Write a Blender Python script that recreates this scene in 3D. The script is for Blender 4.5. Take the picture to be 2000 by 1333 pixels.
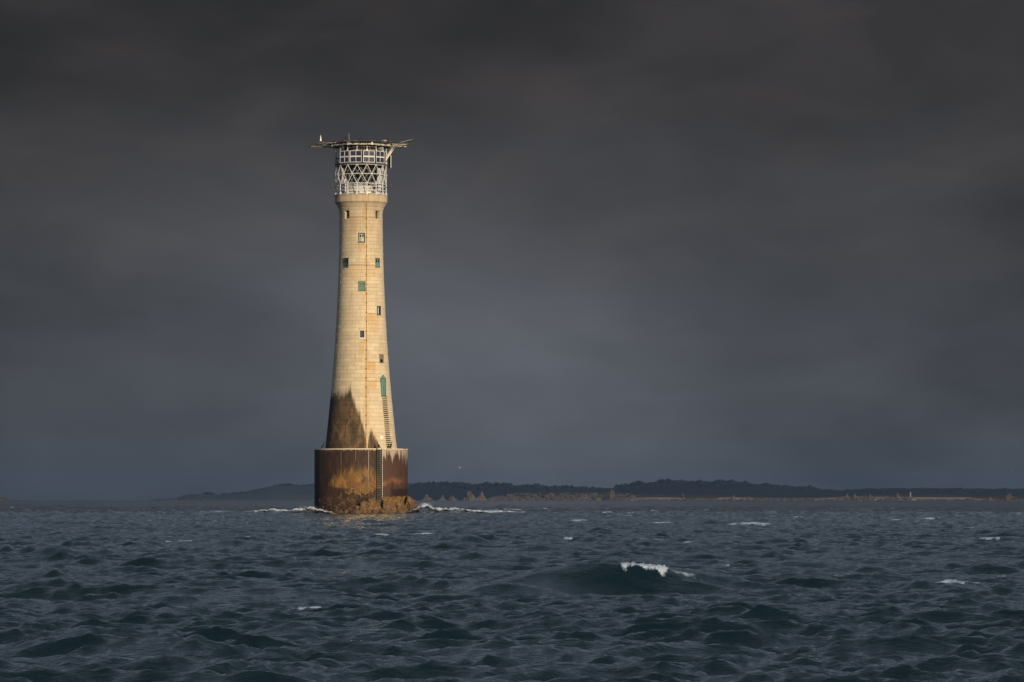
import bpy, bmesh, math, random
import numpy as np
from mathutils import Vector, noise as mnoise

for o in list(bpy.data.objects):
    bpy.data.objects.remove(o)
scene = bpy.context.scene
col = scene.collection
R = math.radians
random.seed(7)

# ------------------------------------------------------------------ camera
EYE = 2.2                 # eye above the sea, metres
FPX = 8030.0              # focal length in pixels of a 2000 px wide frame
EYE_ROW = 971.3           # image row of eye level
EARTH = 6.37e6
DIST = 550.0              # camera to lighthouse
cam_d = bpy.data.cameras.new('camera')
cam_d.sensor_width = 36.0
cam_d.lens = 36.0 * FPX / 2000.0
cam_d.shift_y = (EYE_ROW - 666.5) / 2000.0
cam_d.clip_start = 0.5
cam_d.clip_end = 60000
cam = bpy.data.objects.new('camera', cam_d)
col.objects.link(cam)
cam.location = (0, 0, EYE)
cam.rotation_euler = (R(90), 0, 0)
scene.camera = cam

# ------------------------------------------------------------------ light
SUN_AZ, SUN_EL = 27.0, 12.0       # degrees right of straight-behind-the-camera, elevation
scene.view_settings.view_transform = 'Standard'
scene.view_settings.look = 'None'
scene.view_settings.exposure = 0.0
scene.view_settings.gamma = 1.0
scene.view_settings.use_curve_mapping = False
scene.render.engine = 'CYCLES'
scene.cycles.max_bounces = 6
scene.cycles.volume_bounces = 0
scene.cycles.use_denoising = True

sun_d = bpy.data.lights.new('sun', 'SUN')
sun_d.energy = 4.75
sun_d.angle = R(0.5)
sun_d.color = (1.0, 0.785, 0.52)
sun = bpy.data.objects.new('sun', sun_d)
col.objects.link(sun)
_to_sun = Vector((math.sin(R(SUN_AZ)) * math.cos(R(SUN_EL)), -math.cos(R(SUN_AZ)) * math.cos(R(SUN_EL)), math.sin(R(SUN_EL))))
sun.rotation_euler = _to_sun.to_track_quat('Z', 'Y').to_euler()
sun.location = (60, -100, 80)


# ------------------------------------------------------------------ node helper
class G:
    def __init__(self, nt):
        self.nt = nt

    def n(self, typ, **kw):
        nd = self.nt.nodes.new(typ)
        for k, v in kw.items():
            setattr(nd, k, v)
        return nd

    def put(self, sock, v):
        if isinstance(v, bpy.types.NodeSocket):
            self.nt.links.new(v, sock)
        elif isinstance(v, (tuple, list)):
            v = tuple(v)
            if sock.type == 'RGBA' and len(v) == 3:
                v = v + (1.0,)
            sock.default_value = v
        else:
            if sock.type == 'RGBA':
                v = (v, v, v, 1.0)
            elif sock.type == 'VECTOR':
                v = (v, v, v)
            sock.default_value = v

    def m(self, op, a, b=None, c=None, clamp=False):
        nd = self.n('ShaderNodeMath', operation=op, use_clamp=clamp)
        self.put(nd.inputs[0], a)
        if b is not None:
            self.put(nd.inputs[1], b)
        if c is not None:
            self.put(nd.inputs[2], c)
        return nd.outputs[0]

    def add(self, a, b): return self.m('ADD', a, b)
    def sub(self, a, b): return self.m('SUBTRACT', a, b)
    def mul(self, a, b): return self.m('MULTIPLY', a, b)
    def mx(self, a, b): return self.m('MAXIMUM', a, b)
    def mn(self, a, b): return self.m('MINIMUM', a, b)

    def step(self, x, a, b, lo=0.0, hi=1.0):
        """smoothstep from lo at a to hi at b"""
        nd = self.n('ShaderNodeMapRange', interpolation_type='SMOOTHSTEP', clamp=True)
        if a > b:
            a, b, lo, hi = b, a, hi, lo
        for i, v in enumerate((x, a, b, lo, hi)):
            self.put(nd.inputs[i], v)
        return nd.outputs[0]

    def band(self, x, a, b, soft):
        return self.mul(self.step(x, a - soft, a + soft), self.step(x, b - soft, b + soft, 1, 0))

    def gauss(self, x, c, s):
        q = self.m('DIVIDE', self.sub(x, c), s)
        return self.m('POWER', 2.718, self.mul(self.mul(q, q), -1.0))

    def comb(self, x, y, z):
        nd = self.n('ShaderNodeCombineXYZ')
        for i, v in enumerate((x, y, z)):
            self.put(nd.inputs[i], v)
        return nd.outputs[0]

    def sep(self, v):
        nd = self.n('ShaderNodeSeparateXYZ')
        self.put(nd.inputs[0], v)
        return nd.outputs

    def vmul(self, v, s):
        nd = self.n('ShaderNodeVectorMath', operation='MULTIPLY')
        self.put(nd.inputs[0], v)
        self.put(nd.inputs[1], s)
        return nd.outputs[0]

    def vadd(self, v, s):
        nd = self.n('ShaderNodeVectorMath', operation='ADD')
        self.put(nd.inputs[0], v)
        self.put(nd.inputs[1], s)
        return nd.outputs[0]

    def noise(self, vec, scale=1.0, detail=4.0, rough=0.55, dist=0.0, color=False):
        nd = self.n('ShaderNodeTexNoise')
        self.put(nd.inputs['Vector'], vec)
        self.put(nd.inputs['Scale'], scale)
        self.put(nd.inputs['Detail'], detail)
        self.put(nd.inputs['Roughness'], rough)
        self.put(nd.inputs['Distortion'], dist)
        return nd.outputs['Color'] if color else nd.outputs[0]

    def vor(self, vec, scale=1.0, feature='F1', out='Distance'):
        nd = self.n('ShaderNodeTexVoronoi', feature=feature)
        self.put(nd.inputs['Vector'], vec)
        self.put(nd.inputs['Scale'], scale)
        return nd.outputs[out]

    def mix(self, f, a, b, blend='MIX'):
        nd = self.n('ShaderNodeMix', data_type='RGBA', blend_type=blend)
        self.put(nd.inputs['Factor'], f)
        self.put(nd.inputs['A'], a) if False else self.put(nd.inputs[6], a)
        self.put(nd.inputs[7], b)
        return nd.outputs[2]

    def ramp(self, x, pts, interp='LINEAR'):
        nd = self.n('ShaderNodeValToRGB')
        cr = nd.color_ramp
        cr.interpolation = interp
        while len(cr.elements) < len(pts):
            cr.elements.new(0.5)
        for e, (p, v) in zip(cr.elements, pts):
            e.position = p
            e.color = (v, v, v, 1) if not isinstance(v, tuple) else v + (1,)
        self.put(nd.inputs[0], x)
        return nd.outputs[0]

    def bump(self, h, dist, strength=1.0, normal=None):
        nd = self.n('ShaderNodeBump')
        nd.inputs['Strength'].default_value = strength
        nd.inputs['Distance'].default_value = dist
        self.put(nd.inputs['Height'], h)
        if normal is not None:
            self.put(nd.inputs['Normal'], normal)
        return nd.outputs[0]


def material(name):
    m = bpy.data.materials.new(name)
    m.use_nodes = True
    m.node_tree.nodes.clear()
    g = G(m.node_tree)
    out = g.n('ShaderNodeOutputMaterial')
    b = g.n('ShaderNodeBsdfPrincipled')
    g.nt.links.new(b.outputs[0], out.inputs[0])
    return m, g, b


# ------------------------------------------------------------------ world: storm cloud deck with thin veils
world = bpy.data.worlds.new('World')
scene.world = world
world.use_nodes = True
world.node_tree.nodes.clear()
g = G(world.node_tree)
wout = g.n('ShaderNodeOutputWorld')
bg = g.n('ShaderNodeBackground')
sky = g.n('ShaderNodeTexSky', sky_type='NISHITA')
sky.sun_disc = False
sky.sun_elevation = R(SUN_EL)
sky.sun_rotation = R(180.0 - SUN_AZ)
vdir = g.n('ShaderNodeTexCoord').outputs['Generated']
dx, dy, dz = g.sep(vdir)
az = g.mul(g.m('ARCTAN2', dx, dy), 57.2958)
el = g.mul(g.m('ARCSINE', dz), 57.2958)
# clouds: broad banks, longer than tall
cv = g.comb(g.mul(az, 0.16), g.mul(el, 0.34), 3.7)
big = g.noise(cv, 1.0, 3, 0.5, 0.6)
mid = g.noise(g.comb(g.mul(az, 0.42), g.mul(el, 0.95), 9.1), 1.0, 4, 0.5, 0.5)
fine = g.noise(g.comb(g.mul(az, 1.3), g.mul(el, 3.4), 1.3), 1.0, 4, 0.55, 0.4)
low = g.step(el, 0.3, 6.6)
base = g.mix(low, (0.0700, 0.0765, 0.0900), (0.0430, 0.0405, 0.0432))
upper = g.step(el, 6.6, 14.0)          # sky raised above the view, added to brighten the sea's reflections
base = g.mix(upper, base, (0.225, 0.290, 0.375))
veil = g.mul(g.gauss(az, -0.9, 3.9), g.gauss(el, 2.2, 2.7))
amp = g.add(g.mul(g.sub(big, 0.5), 1.15), g.mul(g.sub(mid, 0.5), 0.55))
amp = g.add(amp, g.mul(g.sub(fine, 0.5), 0.16))
amp = g.add(g.add(amp, 0.80), g.mul(veil, 0.78))
amp = g.mx(amp, 0.45)
cloud = g.mix(1.0, base, g.comb(amp, amp, amp), 'MULTIPLY')
warm = g.mul(g.step(mid, 0.42, 0.68), g.step(el, 2.0, 6.0))
cloud = g.mix(warm, cloud, g.mix(1.0, cloud, (1.10, 1.0, 0.94), 'MULTIPLY'))
# the clear sky shows only faintly through the deck
clear = g.mix(1.0, sky.outputs[0], (0.08, 0.08, 0.08), 'MULTIPLY')
g.put(bg.inputs[0], g.mix(0.99, clear, cloud))
bg.inputs[1].default_value = 1.0
g.nt.links.new(bg.outputs[0], wout.inputs[0])


# ------------------------------------------------------------------ mesh helpers
class MB:
    def __init__(self):
        self.v, self.f = [], []

    def quadgrid(self, rows, close_u=False):
        """rows: list of equal-length lists of points"""
        b = len(self.v)
        n = len(rows[0])
        for r in rows:
            self.v.extend(r)
        for i in range(len(rows) - 1):
            for j in range(n if close_u else n - 1):
                k = (j + 1) % n
                self.f.append((b + i * n + j, b + i * n + k, b + (i + 1) * n + k, b + (i + 1) * n + j))

    def box(self, c, s, rz=0.0, rx=0.0):
        b = len(self.v)
        cr, sr = math.cos(rz), math.sin(rz)
        cx, sx = math.cos(rx), math.sin(rx)
        for z in (-.5, .5):
            for x, y in ((-.5, -.5), (.5, -.5), (.5, .5), (-.5, .5)):
                px, py, pz = x * s[0], y * s[1], z * s[2]
                py, pz = py * cx - pz * sx, py * sx + pz * cx
                self.v.append((c[0] + px * cr - py * sr, c[1] + px * sr + py * cr, c[2] + pz))
        for q in ((3, 2, 1, 0), (4, 5, 6, 7), (0, 1, 5, 4), (1, 2, 6, 5), (2, 3, 7, 6), (3, 0, 4, 7)):
            self.f.append(tuple(b + i for i in q))

    def sweep(self, pts, radii, n=8, flat=1.0):
        pts = [Vector(p) for p in pts]
        if not hasattr(radii, '__len__'):
            radii = [radii] * len(pts)
        b = len(self.v)
        for i, p in enumerate(pts):
            t = (pts[min(i + 1, len(pts) - 1)] - pts[max(i - 1, 0)]).normalized()
            up = Vector((0, 0, 1)) if abs(t.z) < 0.95 else Vector((0, 1, 0))
            a = t.cross(up).normalized()
            c = a.cross(t).normalized()
            for k in range(n):
                w = 2 * math.pi * k / n
                q = p + a * (math.cos(w) * radii[i]) + c * (math.sin(w) * radii[i] * flat)
                self.v.append(tuple(q))
        for i in range(len(pts) - 1):
            for k in range(n):
                k2 = (k + 1) % n
                self.f.append((b + i * n + k, b + i * n + k2, b + (i + 1) * n + k2, b + (i + 1) * n + k))
        self.f.append(tuple(b + k for k in reversed(range(n))))
        e = b + (len(pts) - 1) * n
        self.f.append(tuple(e + k for k in range(n)))

    def tube(self, a, b, r, n=8):
        self.sweep([a, b], r, n)

    def lathe(self, prof, n=64, a0=0.0, a1=2 * math.pi, cap=False):
        full = abs(a1 - a0 - 2 * math.pi) < 1e-6
        cnt = n if full else n + 1
        rows = []
        for r, z in prof:
            rows.append([(r * math.sin(a0 + (a1 - a0) * k / n), -r * math.cos(a0 + (a1 - a0) * k / n), z) for k in range(cnt)])
        self.quadgrid(rows, full)

    def ring(self, rad, z, r, n=64, seg=6, a0=0.0, a1=2 * math.pi):
        full = abs(a1 - a0 - 2 * math.pi) < 1e-6
        cnt = n if full else n + 1
        rows = []
        for i in range(seg + 1):
            w = 2 * math.pi * i / seg
            rr, zz = rad + r * math.cos(w), z + r * math.sin(w)
            rows.append([(rr * math.sin(a0 + (a1 - a0) * k / n), -rr * math.cos(a0 + (a1 - a0) * k / n), zz) for k in range(cnt)])
        self.quadgrid(rows, full)

    def sector(self, r0, r1, z0, z1, a0, a1, n=3, r0b=None, r1b=None):
        """curved block between two radii (r0b/r1b at the top), angles in radians"""
        r0b = r0 if r0b is None else r0b
        r1b = r1 if r1b is None else r1b
        b = len(self.v)
        for k in range(n + 1):
            w = a0 + (a1 - a0) * k / n
            s, c = math.sin(w), -math.cos(w)
            self.v += [(r0 * s, r0 * c, z0), (r1 * s, r1 * c, z0), (r1b * s, r1b * c, z1), (r0b * s, r0b * c, z1)]
        for k in range(n):
            i, j = b + 4 * k, b + 4 * (k + 1)
            self.f += [(i + 1, j + 1, j + 2, i + 2), (i + 2, j + 2, j + 3, i + 3), (i, j, j + 1, i + 1), (i + 3, j + 3, j, i)]
        e = b + 4 * n
        self.f += [(b, b + 1, b + 2, b + 3), (e + 3, e + 2, e + 1, e)]

    def blob(self, c, r, ico, jit=0.25, squash=1.0):
        vs, fs = ico
        b = len(self.v)
        sx, sy, sz = (random.uniform(.7, 1.3) for _ in range(3))
        for p in vs:
            k = r * (1 + random.uniform(-jit, jit))
            self.v.append((c[0] + p[0] * k * sx, c[1] + p[1] * k * sy, c[2] + p[2] * k * sz * squash))
        for q in fs:
            self.f.append(tuple(b + i for i in q))

    def build(self, name, mat, parent=None, smooth=False, loc=None):
        me = bpy.data.meshes.new(name)
        me.from_pydata(self.v, [], self.f)
        me.materials.append(mat)
        if smooth:
            me.polygons.foreach_set('use_smooth', [True] * len(me.polygons))
        me.update()
        o = bpy.data.objects.new(name, me)
        col.objects.link(o)
        if parent:
            o.parent = parent
        if loc:
            o.location = loc
        return o


def icosphere(sub):
    bm = bmesh.new()
    bmesh.ops.create_icosphere(bm, subdivisions=sub, radius=1.0)
    vs = [tuple(v.co) for v in bm.verts]
    fs = [tuple(v.index for v in f.verts) for f in bm.faces]
    bm.free()
    return vs, fs


ICO1, ICO2, ICO3, ICO4 = icosphere(1), icosphere(2), icosphere(3), icosphere(4)


def empty(name, loc=(0, 0, 0), parent=None):
    o = bpy.data.objects.new(name, None)
    col.objects.link(o)
    o.location = loc
    o.empty_display_size = 0.5
    if parent:
        o.parent = parent
    return o


def tag(o, label=None, cat=None, group=None, kind=None):
    if label: o['label'] = label
    if cat: o['category'] = cat
    if group: o['group'] = group
    if kind: o['kind'] = kind
    return o


def fix_normals(o):
    bm = bmesh.new()
    bm.from_mesh(o.data)
    bmesh.ops.recalc_face_normals(bm, faces=bm.faces)
    bm.to_mesh(o.data)
    bm.free()


def sea_dist(row):
    """distance at which the mean sea surface is seen at this image row"""
    d = 300.0
    k = max((row - EYE_ROW) / FPX, 0.00084)
    for _ in range(60):
        d = (EYE + d * d / (2 * EARTH)) / k
        d = min(d, 5200)
    return d


def at(px, row, d):
    """world point at distance d seen at a place of the 2000x1333 photograph"""
    return ((px - 1000.0) * d / FPX, d, EYE + (EYE_ROW - row) * d / FPX)


TX = (705.2 - 1000.0) * DIST / FPX       # lighthouse axis
PX = DIST / FPX                          # metres per photo pixel at the lighthouse


def zy(row):
    return EYE + (EYE_ROW - row) * PX


# ------------------------------------------------------------------ sea
def ocean_tile(L, N, lmin, lmax, peak, wdir, spread, std, seed, iso=0.06):
    rng = np.random.default_rng(seed)
    k1 = 2 * np.pi * np.fft.fftfreq(N, L / N)
    kx, ky = np.meshgrid(k1, k1, indexing='ij')
    k = np.hypot(kx, ky)
    k[0, 0] = 1e-6
    kp = 2 * np.pi / peak
    th = np.arctan2(ky, kx) - wdir
    S = k ** -4.0 * np.exp(-1.1 * (kp / k) ** 2)
    S *= (np.abs(np.cos(th / 2)) ** (2 * spread) + iso)
    lam = 2 * np.pi / k
    S *= 1 / (1 + (lmin / lam) ** 8)
    S *= 1 / (1 + (lam / lmax) ** 8)
    S[0, 0] = 0
    H = np.sqrt(S) * (rng.normal(size=(N, N)) + 1j * rng.normal(size=(N, N)))
    h = np.fft.ifft2(H).real
    sc = std / h.std()
    h = h * sc
    Hr = np.fft.fft2(h)
    Dx = np.fft.ifft2(1j * kx / k * Hr).real
    Dy = np.fft.ifft2(1j * ky / k * Hr).real
    jx = np.fft.ifft2(1j * kx * np.fft.fft2(Dx)).real
    jy = np.fft.ifft2(1j * ky * np.fft.fft2(Dy)).real
    jxy = np.fft.ifft2(1j * ky * np.fft.fft2(Dx)).real
    return dict(L=L, N=N, h=h.astype(np.float32), dx=Dx.astype(np.float32), dy=Dy.astype(np.float32),
                jx=jx.astype(np.float32), jy=jy.astype(np.float32), jxy=jxy.astype(np.float32))


def sample(t, key, u, v):
    a = t[key]
    N = t['N']
    fu = u / t['L'] * N
    fv = v / t['L'] * N
    iu = np.floor(fu).astype(np.int64)
    iv = np.floor(fv).astype(np.int64)
    du = (fu - iu).astype(np.float32)
    dv = (fv - iv).astype(np.float32)
    iu %= N
    iv %= N
    iu1 = (iu + 1) % N
    iv1 = (iv + 1) % N
    return (a[iu, iv] * (1 - du) * (1 - dv) + a[iu1, iv] * du * (1 - dv) + a[iu, iv1] * (1 - du) * dv + a[iu1, iv1] * du * dv)


WIND = R(-107)            # waves run towards the camera and a little to the left
TILES = [
    ocean_tile(211.0, 1024, 0.55, 24.0, 5.2, WIND, 13.0, 0.086, 11, 0.012),
    ocean_tile(43.0, 1024, 0.13, 1.1, 40.0, WIND + 0.22, 9.0, 0.035, 23, 0.02),
]
CHOP = (0.95, 0.72)

# waves that stand out in the photograph: (px, crest row, depth offset, half width m, height m, front m, back m, skew)
BIG_WAVES = [
    (1190, 1109, 94.0, 2.7, 0.72, 0.95, 3.4, 0.00),
    (1020, 1140, 91.5, 1.6, 0.36, 0.8, 2.6, 0.0),
    (770, 1232, 63.0, 0.75, 0.30, 0.7, 1.8, 0.0),
    (515, 1150, 86.0, 1.5, 0.30, 0.9, 2.5, 0.0),
    (920, 1040, 190.0, 0.8, 0.50, 1.2, 2.0, 0.0),
    (1425, 1048, 205.0, 2.6, 0.30, 1.6, 3.0, 0.0),
    (1600, 1100, 128.0, 1.9, 0.32, 1.2, 2.6, 0.0),
    (200, 1262, 56.0, 1.1, 0.18, .7, 1.5, 0.0),
    (1760, 1255, 58.0, 1.1, 0.22, .7, 1.5, 0.0),
    (1950, 1190, 75.0, 1.2, 0.25, .7, 1.6, 0.0),
    (590, 1222, 64.0, 0.7, 0.18, .6, 1.4, 0.0),
    (150, 1090, 150.0, 2.4, 0.30, 1.3, 3.0, 0.0), (330, 1180, 84.0, 1.3, 0.24, .8, 2.0, 0.0), (900, 1290, 55.0, 1.0, 0.20, .7, 1.6, 0.0),
    (1500, 1200, 76.0, 1.5, 0.24, .8, 2.2, 0.0), (700, 1110, 128.0, 2.0, 0.28, 1.1, 2.6, 0.0), (1330, 1290, 56.0, .9, 0.20, .6, 1.6, 0.0),
    (1850, 1110, 130.0, 2.2, 0.30, 1.2, 3.0, 0.0), (420, 1060, 180.0, 2.6, 0.36, 1.4, 3.0, 0.0), (1100, 1075, 165.0, 2.2, 0.32, 1.3, 2.8, 0.0),
]
# white water: (px, row, length px, strength)
CAPS = [(740, 1048, 45, 1), (832, 1048, 55, .8), (932, 1050, 16, .8), (880, 1055, 20, .5), (1130, 1020, 38, .9),
        (1297, 1025, 45, 1), (1276, 999, 22, 1), (1265, 1061, 60, .9), (1340, 1063, 30, .7), (1185, 1003, 24, .9),
        (1062, 996, 30, 1), (1000, 998, 60, .9), (1235, 1004, 20, .7), (1465, 1028, 80, .8), (1577, 1028, 28, .8),
        (1835, 1002, 26, 1), (1818, 1017, 46, .6), (1892, 1034, 16, .7), (1936, 1059, 64, .9), (1692, 1085, 30, .9),
        (1810, 1072, 20, .8), (1628, 1092, 30, .7), (1812, 1094, 16, .8), (1620, 1055, 14, .8), (1535, 1048, 14, .6),
        (325, 1062, 22, .8), (362, 1062, 40, .5), (578, 1096, 18, .9), (597, 1191, 54, 1.7), (590, 1193, 60, 1.2), (604, 1190, 24, 1.7), (430, 1002, 80, .8), (560, 1001, 60, 1.0), (960, 1000, 70, 1.0), (720, 1020, 20, .6), (490, 1053, 26, .6), (150, 1040, 24, .6), (1750, 1018, 30, .7), (1560, 1012, 24, .7), (1990, 1005, 20, .8), (1110, 1056, 26, .6), (1220, 1010, 30, .7), (608, 1040, 36, .8),
        (856, 1162, 34, .7), (818, 1194, 30, .55), (248, 1258, 10, .7), 
        (1860, 1146, 150, .45), (1945, 1132, 60, .6), (22, 992, 14, 1), (1330, 1080, 30, .5), (60, 1000, 14, .6),
        (1500, 1000, 16, .6), (1650, 1003, 20, .5), (1735, 996, 14, .6), (1905, 995, 16, .8), (1430, 1006, 24, .5),
        (420, 1003, 60, .6), (1360, 1015, 14, .6), (1700, 1040, 18, .6), (240, 1008, 18, .5), (1050, 1092, 18, .35),
        (1320, 1141, 70, .5), (1240, 1180, 60, .35), (1415, 1106, 20, .4), (265, 1034, 16, .5)]


def build_sea():
    r = [3.0]
    while r[-1] < 9000:
        d = r[-1]
        if d < 36: s = 0.5
        elif d < 62: s = 0.115
        elif d < 300: s = d / 760.0
        elif d < 600: s = d / 500.0
        else: s = 1.8 * (d / 600.0) ** 1.7
        r.append(d + s)
    r = np.array(r)
    half = R(8.8)
    a_in = np.linspace(-half, half, 570)
    a_out = np.linspace(half, 2 * math.pi - half, 46)[1:-1]
    ang = np.concatenate([a_in, a_out])
    nr, na = len(r), len(ang)
    A, RR = np.meshgrid(ang, r)
    X = RR * np.sin(A)
    Y = RR * np.cos(A)
    dX = np.zeros_like(X)
    dY = np.zeros_like(X)
    Z = np.zeros_like(X)
    jx = np.zeros_like(X)
    jy = np.zeros_like(X)
    jxy = np.zeros_like(X)
    dense = (np.arange(na) < len(a_in))[None, :]
    # gusts: the wind sea is not equally rough everywhere
    gust = 0.85 + 0.3 * np.sin(X / 23.0 + 1.3 * np.sin(Y / 61.0)) * np.sin(Y / 37.0 + 0.8)
    for i, t in enumerate(TILES):
        ca, sa = math.cos(0.4 * i), math.sin(0.4 * i)
        u = X * ca + Y * sa + 37.0 * i
        v = -X * sa + Y * ca + 91.0
        fade = np.clip(1.25 - RR / 3000.0, 0.7, 1.0)
        if i == 1:
            fade = np.clip(1.5 - RR / 1800.0, 0.5, 1.0) * gust
        fade = np.where(dense, fade, fade * (0.8 if i == 0 else 0.0))
        Z += sample(t, 'h', u, v) * fade
        a = sample(t, 'dx', u, v) * fade * CHOP[i]
        b = sample(t, 'dy', u, v) * fade * CHOP[i]
        dX += a * ca - b * sa
        dY += a * sa + b * ca
        if i == 0:
            jx = 1 + CHOP[0] * sample(t, 'jx', u, v)
            jy = 1 + CHOP[0] * sample(t, 'jy', u, v)
            jxy = CHOP[0] * sample(t, 'jxy', u, v)
    J = jx * jy - jxy ** 2
    foam = np.clip((0.02 - J) / 0.30, 0, 0.8) * np.clip(1.6 - RR / 500.0, 0.0, 1.0)
    foam *= np.clip((RR - 30) / 60.0, 0.25, 1.0)
    # standing-out waves
    for (px, row, d, hw, hgt, fr, bk, sk) in BIG_WAVES:
        x0 = (px - 1000) * d / FPX
        u = (X - x0) / hw
        w = (Y - d) - 0.22 * (X - x0)
        prof = np.where(w < 0, np.exp(-(w / fr) ** 2), np.exp(-(w / bk) ** 2))
        lat = np.exp(-np.abs(u) ** 2.4)
        calm = 1 - (0.65 if px == 1190 else 0.35) * lat * np.exp(-(w / (fr + bk)) ** 2)
        hgt *= 0.92 if px == 1190 else 0.8
        Z = Z * calm + hgt * lat * prof - 0.18 * hgt * lat * np.exp(-((w + 2.4 * fr) / fr) ** 2)
        dY -= (0.35 if px == 1190 else 0.12) * hgt * lat * prof
        if px == 1190:
            xa, xb = (1205 - 1000) * d / FPX, (1308 - 1000) * d / FPX
            q = (X - xa) / (xb - xa)
            inside = np.clip(q * 9, 0, 1) * np.clip((1 - q) * 7, 0, 1)
            fall = 0.58 + 0.05 * np.sin(X * 13.0) + 0.04 * np.sin(X * 37.0 + 1) + 0.10 * np.sin(X * 5.3 + 2)
            k = inside * np.clip((w + fall) / 0.30, 0, 1) * np.clip((0.22 - w) / 0.15, 0, 1)
            foam = np.maximum(foam, 1.15 * k)
            Z += k * (0.045 + 0.03 * np.sin(X * 29.0) * np.sin(Y * 23.0) + 0.025 * np.sin(X * 67.0 + Y * 31))
            tail = np.clip((q - 0.9) * 4, 0, 1) * np.clip((2.2 - q) * 1.0, 0, 1) * np.exp(-((w + 0.15 + 0.35 * (X - xb)) / 0.16) ** 2)
            tail += np.clip((q + 0.75) * 4, 0, 1) * np.clip((-0.1 - q) * 6, 0, 1) * np.exp(-((w - 0.05) / 0.16) ** 2)
            foam = np.maximum(foam, 0.75 * tail)
    for (px, row, ln, st) in CAPS:
        d = sea_dist(row)
        x0 = (px - 1000) * d / FPX
        a = max(0.5 * ln * d / FPX, 0.12)
        b = 0.20 + 0.0020 * d
        hgt = min(0.07 + 0.0008 * min(d, 320), 0.24 * a)
        ph = (px * 0.37 + row * 0.71) % 6.28
        u = (X - x0) / a
        wig = b * (0.55 * np.sin(2.3 * u + ph) + 0.35 * np.sin(5.9 * u + 2 * ph) + 0.2 * np.sin(13.0 * u + 3 * ph))
        thick = 0.5 + 0.65 * (0.5 + 0.5 * np.sin(3.7 * u + 1.7 * ph)) * (0.6 + 0.4 * np.sin(9.1 * u + ph))
        w = (Y - d - (0.25 * math.sin(5 * ph)) * (X - x0) - wig) / b
        m = np.exp(-np.abs(u) ** 3.0) * np.exp(-(w / thick) ** 2)
        ww = np.where(w < 0, w * 1.2, w * 0.5)
        sw = np.exp(-np.abs(u * .7) ** 2.0) * np.exp(-ww * ww)
        Z = Z * (1 - .7 * sw) + hgt * sw
        foam = np.maximum(foam, st * 2.1 * m)
    # breaking water round the rock
    lx, ly = X - TX, Y - DIST
    rad = np.hypot(lx, ly)
    swash = np.exp(-((rad - 7.2) / 1.8) ** 2)
    trail = np.exp(-np.abs((lx - 11.5) / 4.6) ** 3) * np.exp(-((ly + 3.5) / 3.5) ** 2) * 1.1
    trail += np.exp(-np.abs((lx + 10.0) / 4.6) ** 3) * np.exp(-((ly + 4.5) / 3.0) ** 2) * 1.1
    trail += np.exp(-np.abs((lx - 20.5) / 8.0) ** 3) * np.exp(-((ly + 2) / 5.0) ** 2) * .62
    trail += np.exp(-np.abs((lx + 17.5) / 6.0) ** 3) * np.exp(-((ly + 3) / 4.0) ** 2) * .5
    front = np.clip((-ly - 6.0) / 2.0, 0, 1) * np.exp(-(lx / 8.0) ** 4)
    foam = np.maximum(foam, np.maximum(swash * (1 - 0.75 * front), trail))
    Z += 0.28 * np.clip(trail, 0, 1)
    Z -= RR ** 2 / (2 * EARTH)
    X = X + dX
    Y = Y + dY
    co = np.stack([X, Y, Z], -1).reshape(-1, 3).astype(np.float32)
    idx = np.arange(nr * na).reshape(nr, na)
    nx = np.roll(idx, -1, axis=1)
    quads = np.stack([idx[:-1], idx[1:], nx[1:], nx[:-1]], -1).reshape(-1, 4)
    # close the disc under the camera
    co = np.concatenate([co, np.array([[0, 0, -0.2]], np.float32)])
    c = len(co) - 1
    tris = np.stack([np.full(na, c), idx[0], nx[0]], -1)
    me = bpy.data.meshes.new('sea')
    nq, nt = len(quads), len(tris)
    me.vertices.add(len(co))
    me.vertices.foreach_set('co', co.ravel())
    loops = np.concatenate([quads.ravel(), tris.ravel()]).astype(np.int32)
    me.loops.add(len(loops))
    me.loops.foreach_set('vertex_index', loops)
    me.polygons.add(nq + nt)
    starts = np.concatenate([np.arange(nq) * 4, nq * 4 + np.arange(nt) * 3]).astype(np.int32)
    me.polygons.foreach_set('loop_start', starts)
    me.polygons.foreach_set('use_smooth', np.ones(nq + nt, bool))
    at_ = me.attributes.new('foam', 'FLOAT', 'POINT')
    at_.data.foreach_set('value', np.concatenate([foam.ravel(), [0]]).astype(np.float32))
    me.update(calc_edges=True)
    me.validate()
    o = bpy.data.objects.new('sea', me)
    col.objects.link(o)
    print('sea quads', nq)

    m, g, b = material('sea_water')
    pos = g.n('ShaderNodeNewGeometry').outputs['Position']
    rot = g.n('ShaderNodeVectorRotate', rotation_type='Z_AXIS')
    g.put(rot.inputs['Vector'], pos)
    rot.inputs['Angle'].default_value = -(WIND + 0.2)
    wp = rot.outputs[0]
    n1 = g.noise(g.vmul(wp, (3.0, 0.9, 2.0)), 1.0, 3, 0.6, 0.4)
    n2 = g.noise(g.vmul(wp, (9.0, 3.2, 6.0)), 1.0, 3, 0.62, 0.3)
    n3 = g.noise(g.vmul(wp, (26.0, 15.0, 20.0)), 1.0, 2, 0.6)
    rid = g.m('ABSOLUTE', g.sub(n1, 0.5))
    hh = g.add(g.mul(g.sub(0.5, rid), 0.07), g.mul(n2, 0.085))
    hh = g.add(hh, g.mul(n3, 0.030))
    fo = g.n('ShaderNodeAttribute', attribute_name='foam').outputs['Fac']
    f1 = g.noise(g.vmul(pos, (2.2, 1.2, 2.2)), 1.0, 5, 0.7, 0.5)
    f2 = g.noise(g.vmul(pos, (9.0, 5.0, 9.0)), 1.0, 6, 0.75, 0.3)
    br = g.add(g.mul(g.sub(f1, 0.5), 2.2), g.mul(g.sub(f2, 0.5), 2.2))
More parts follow.
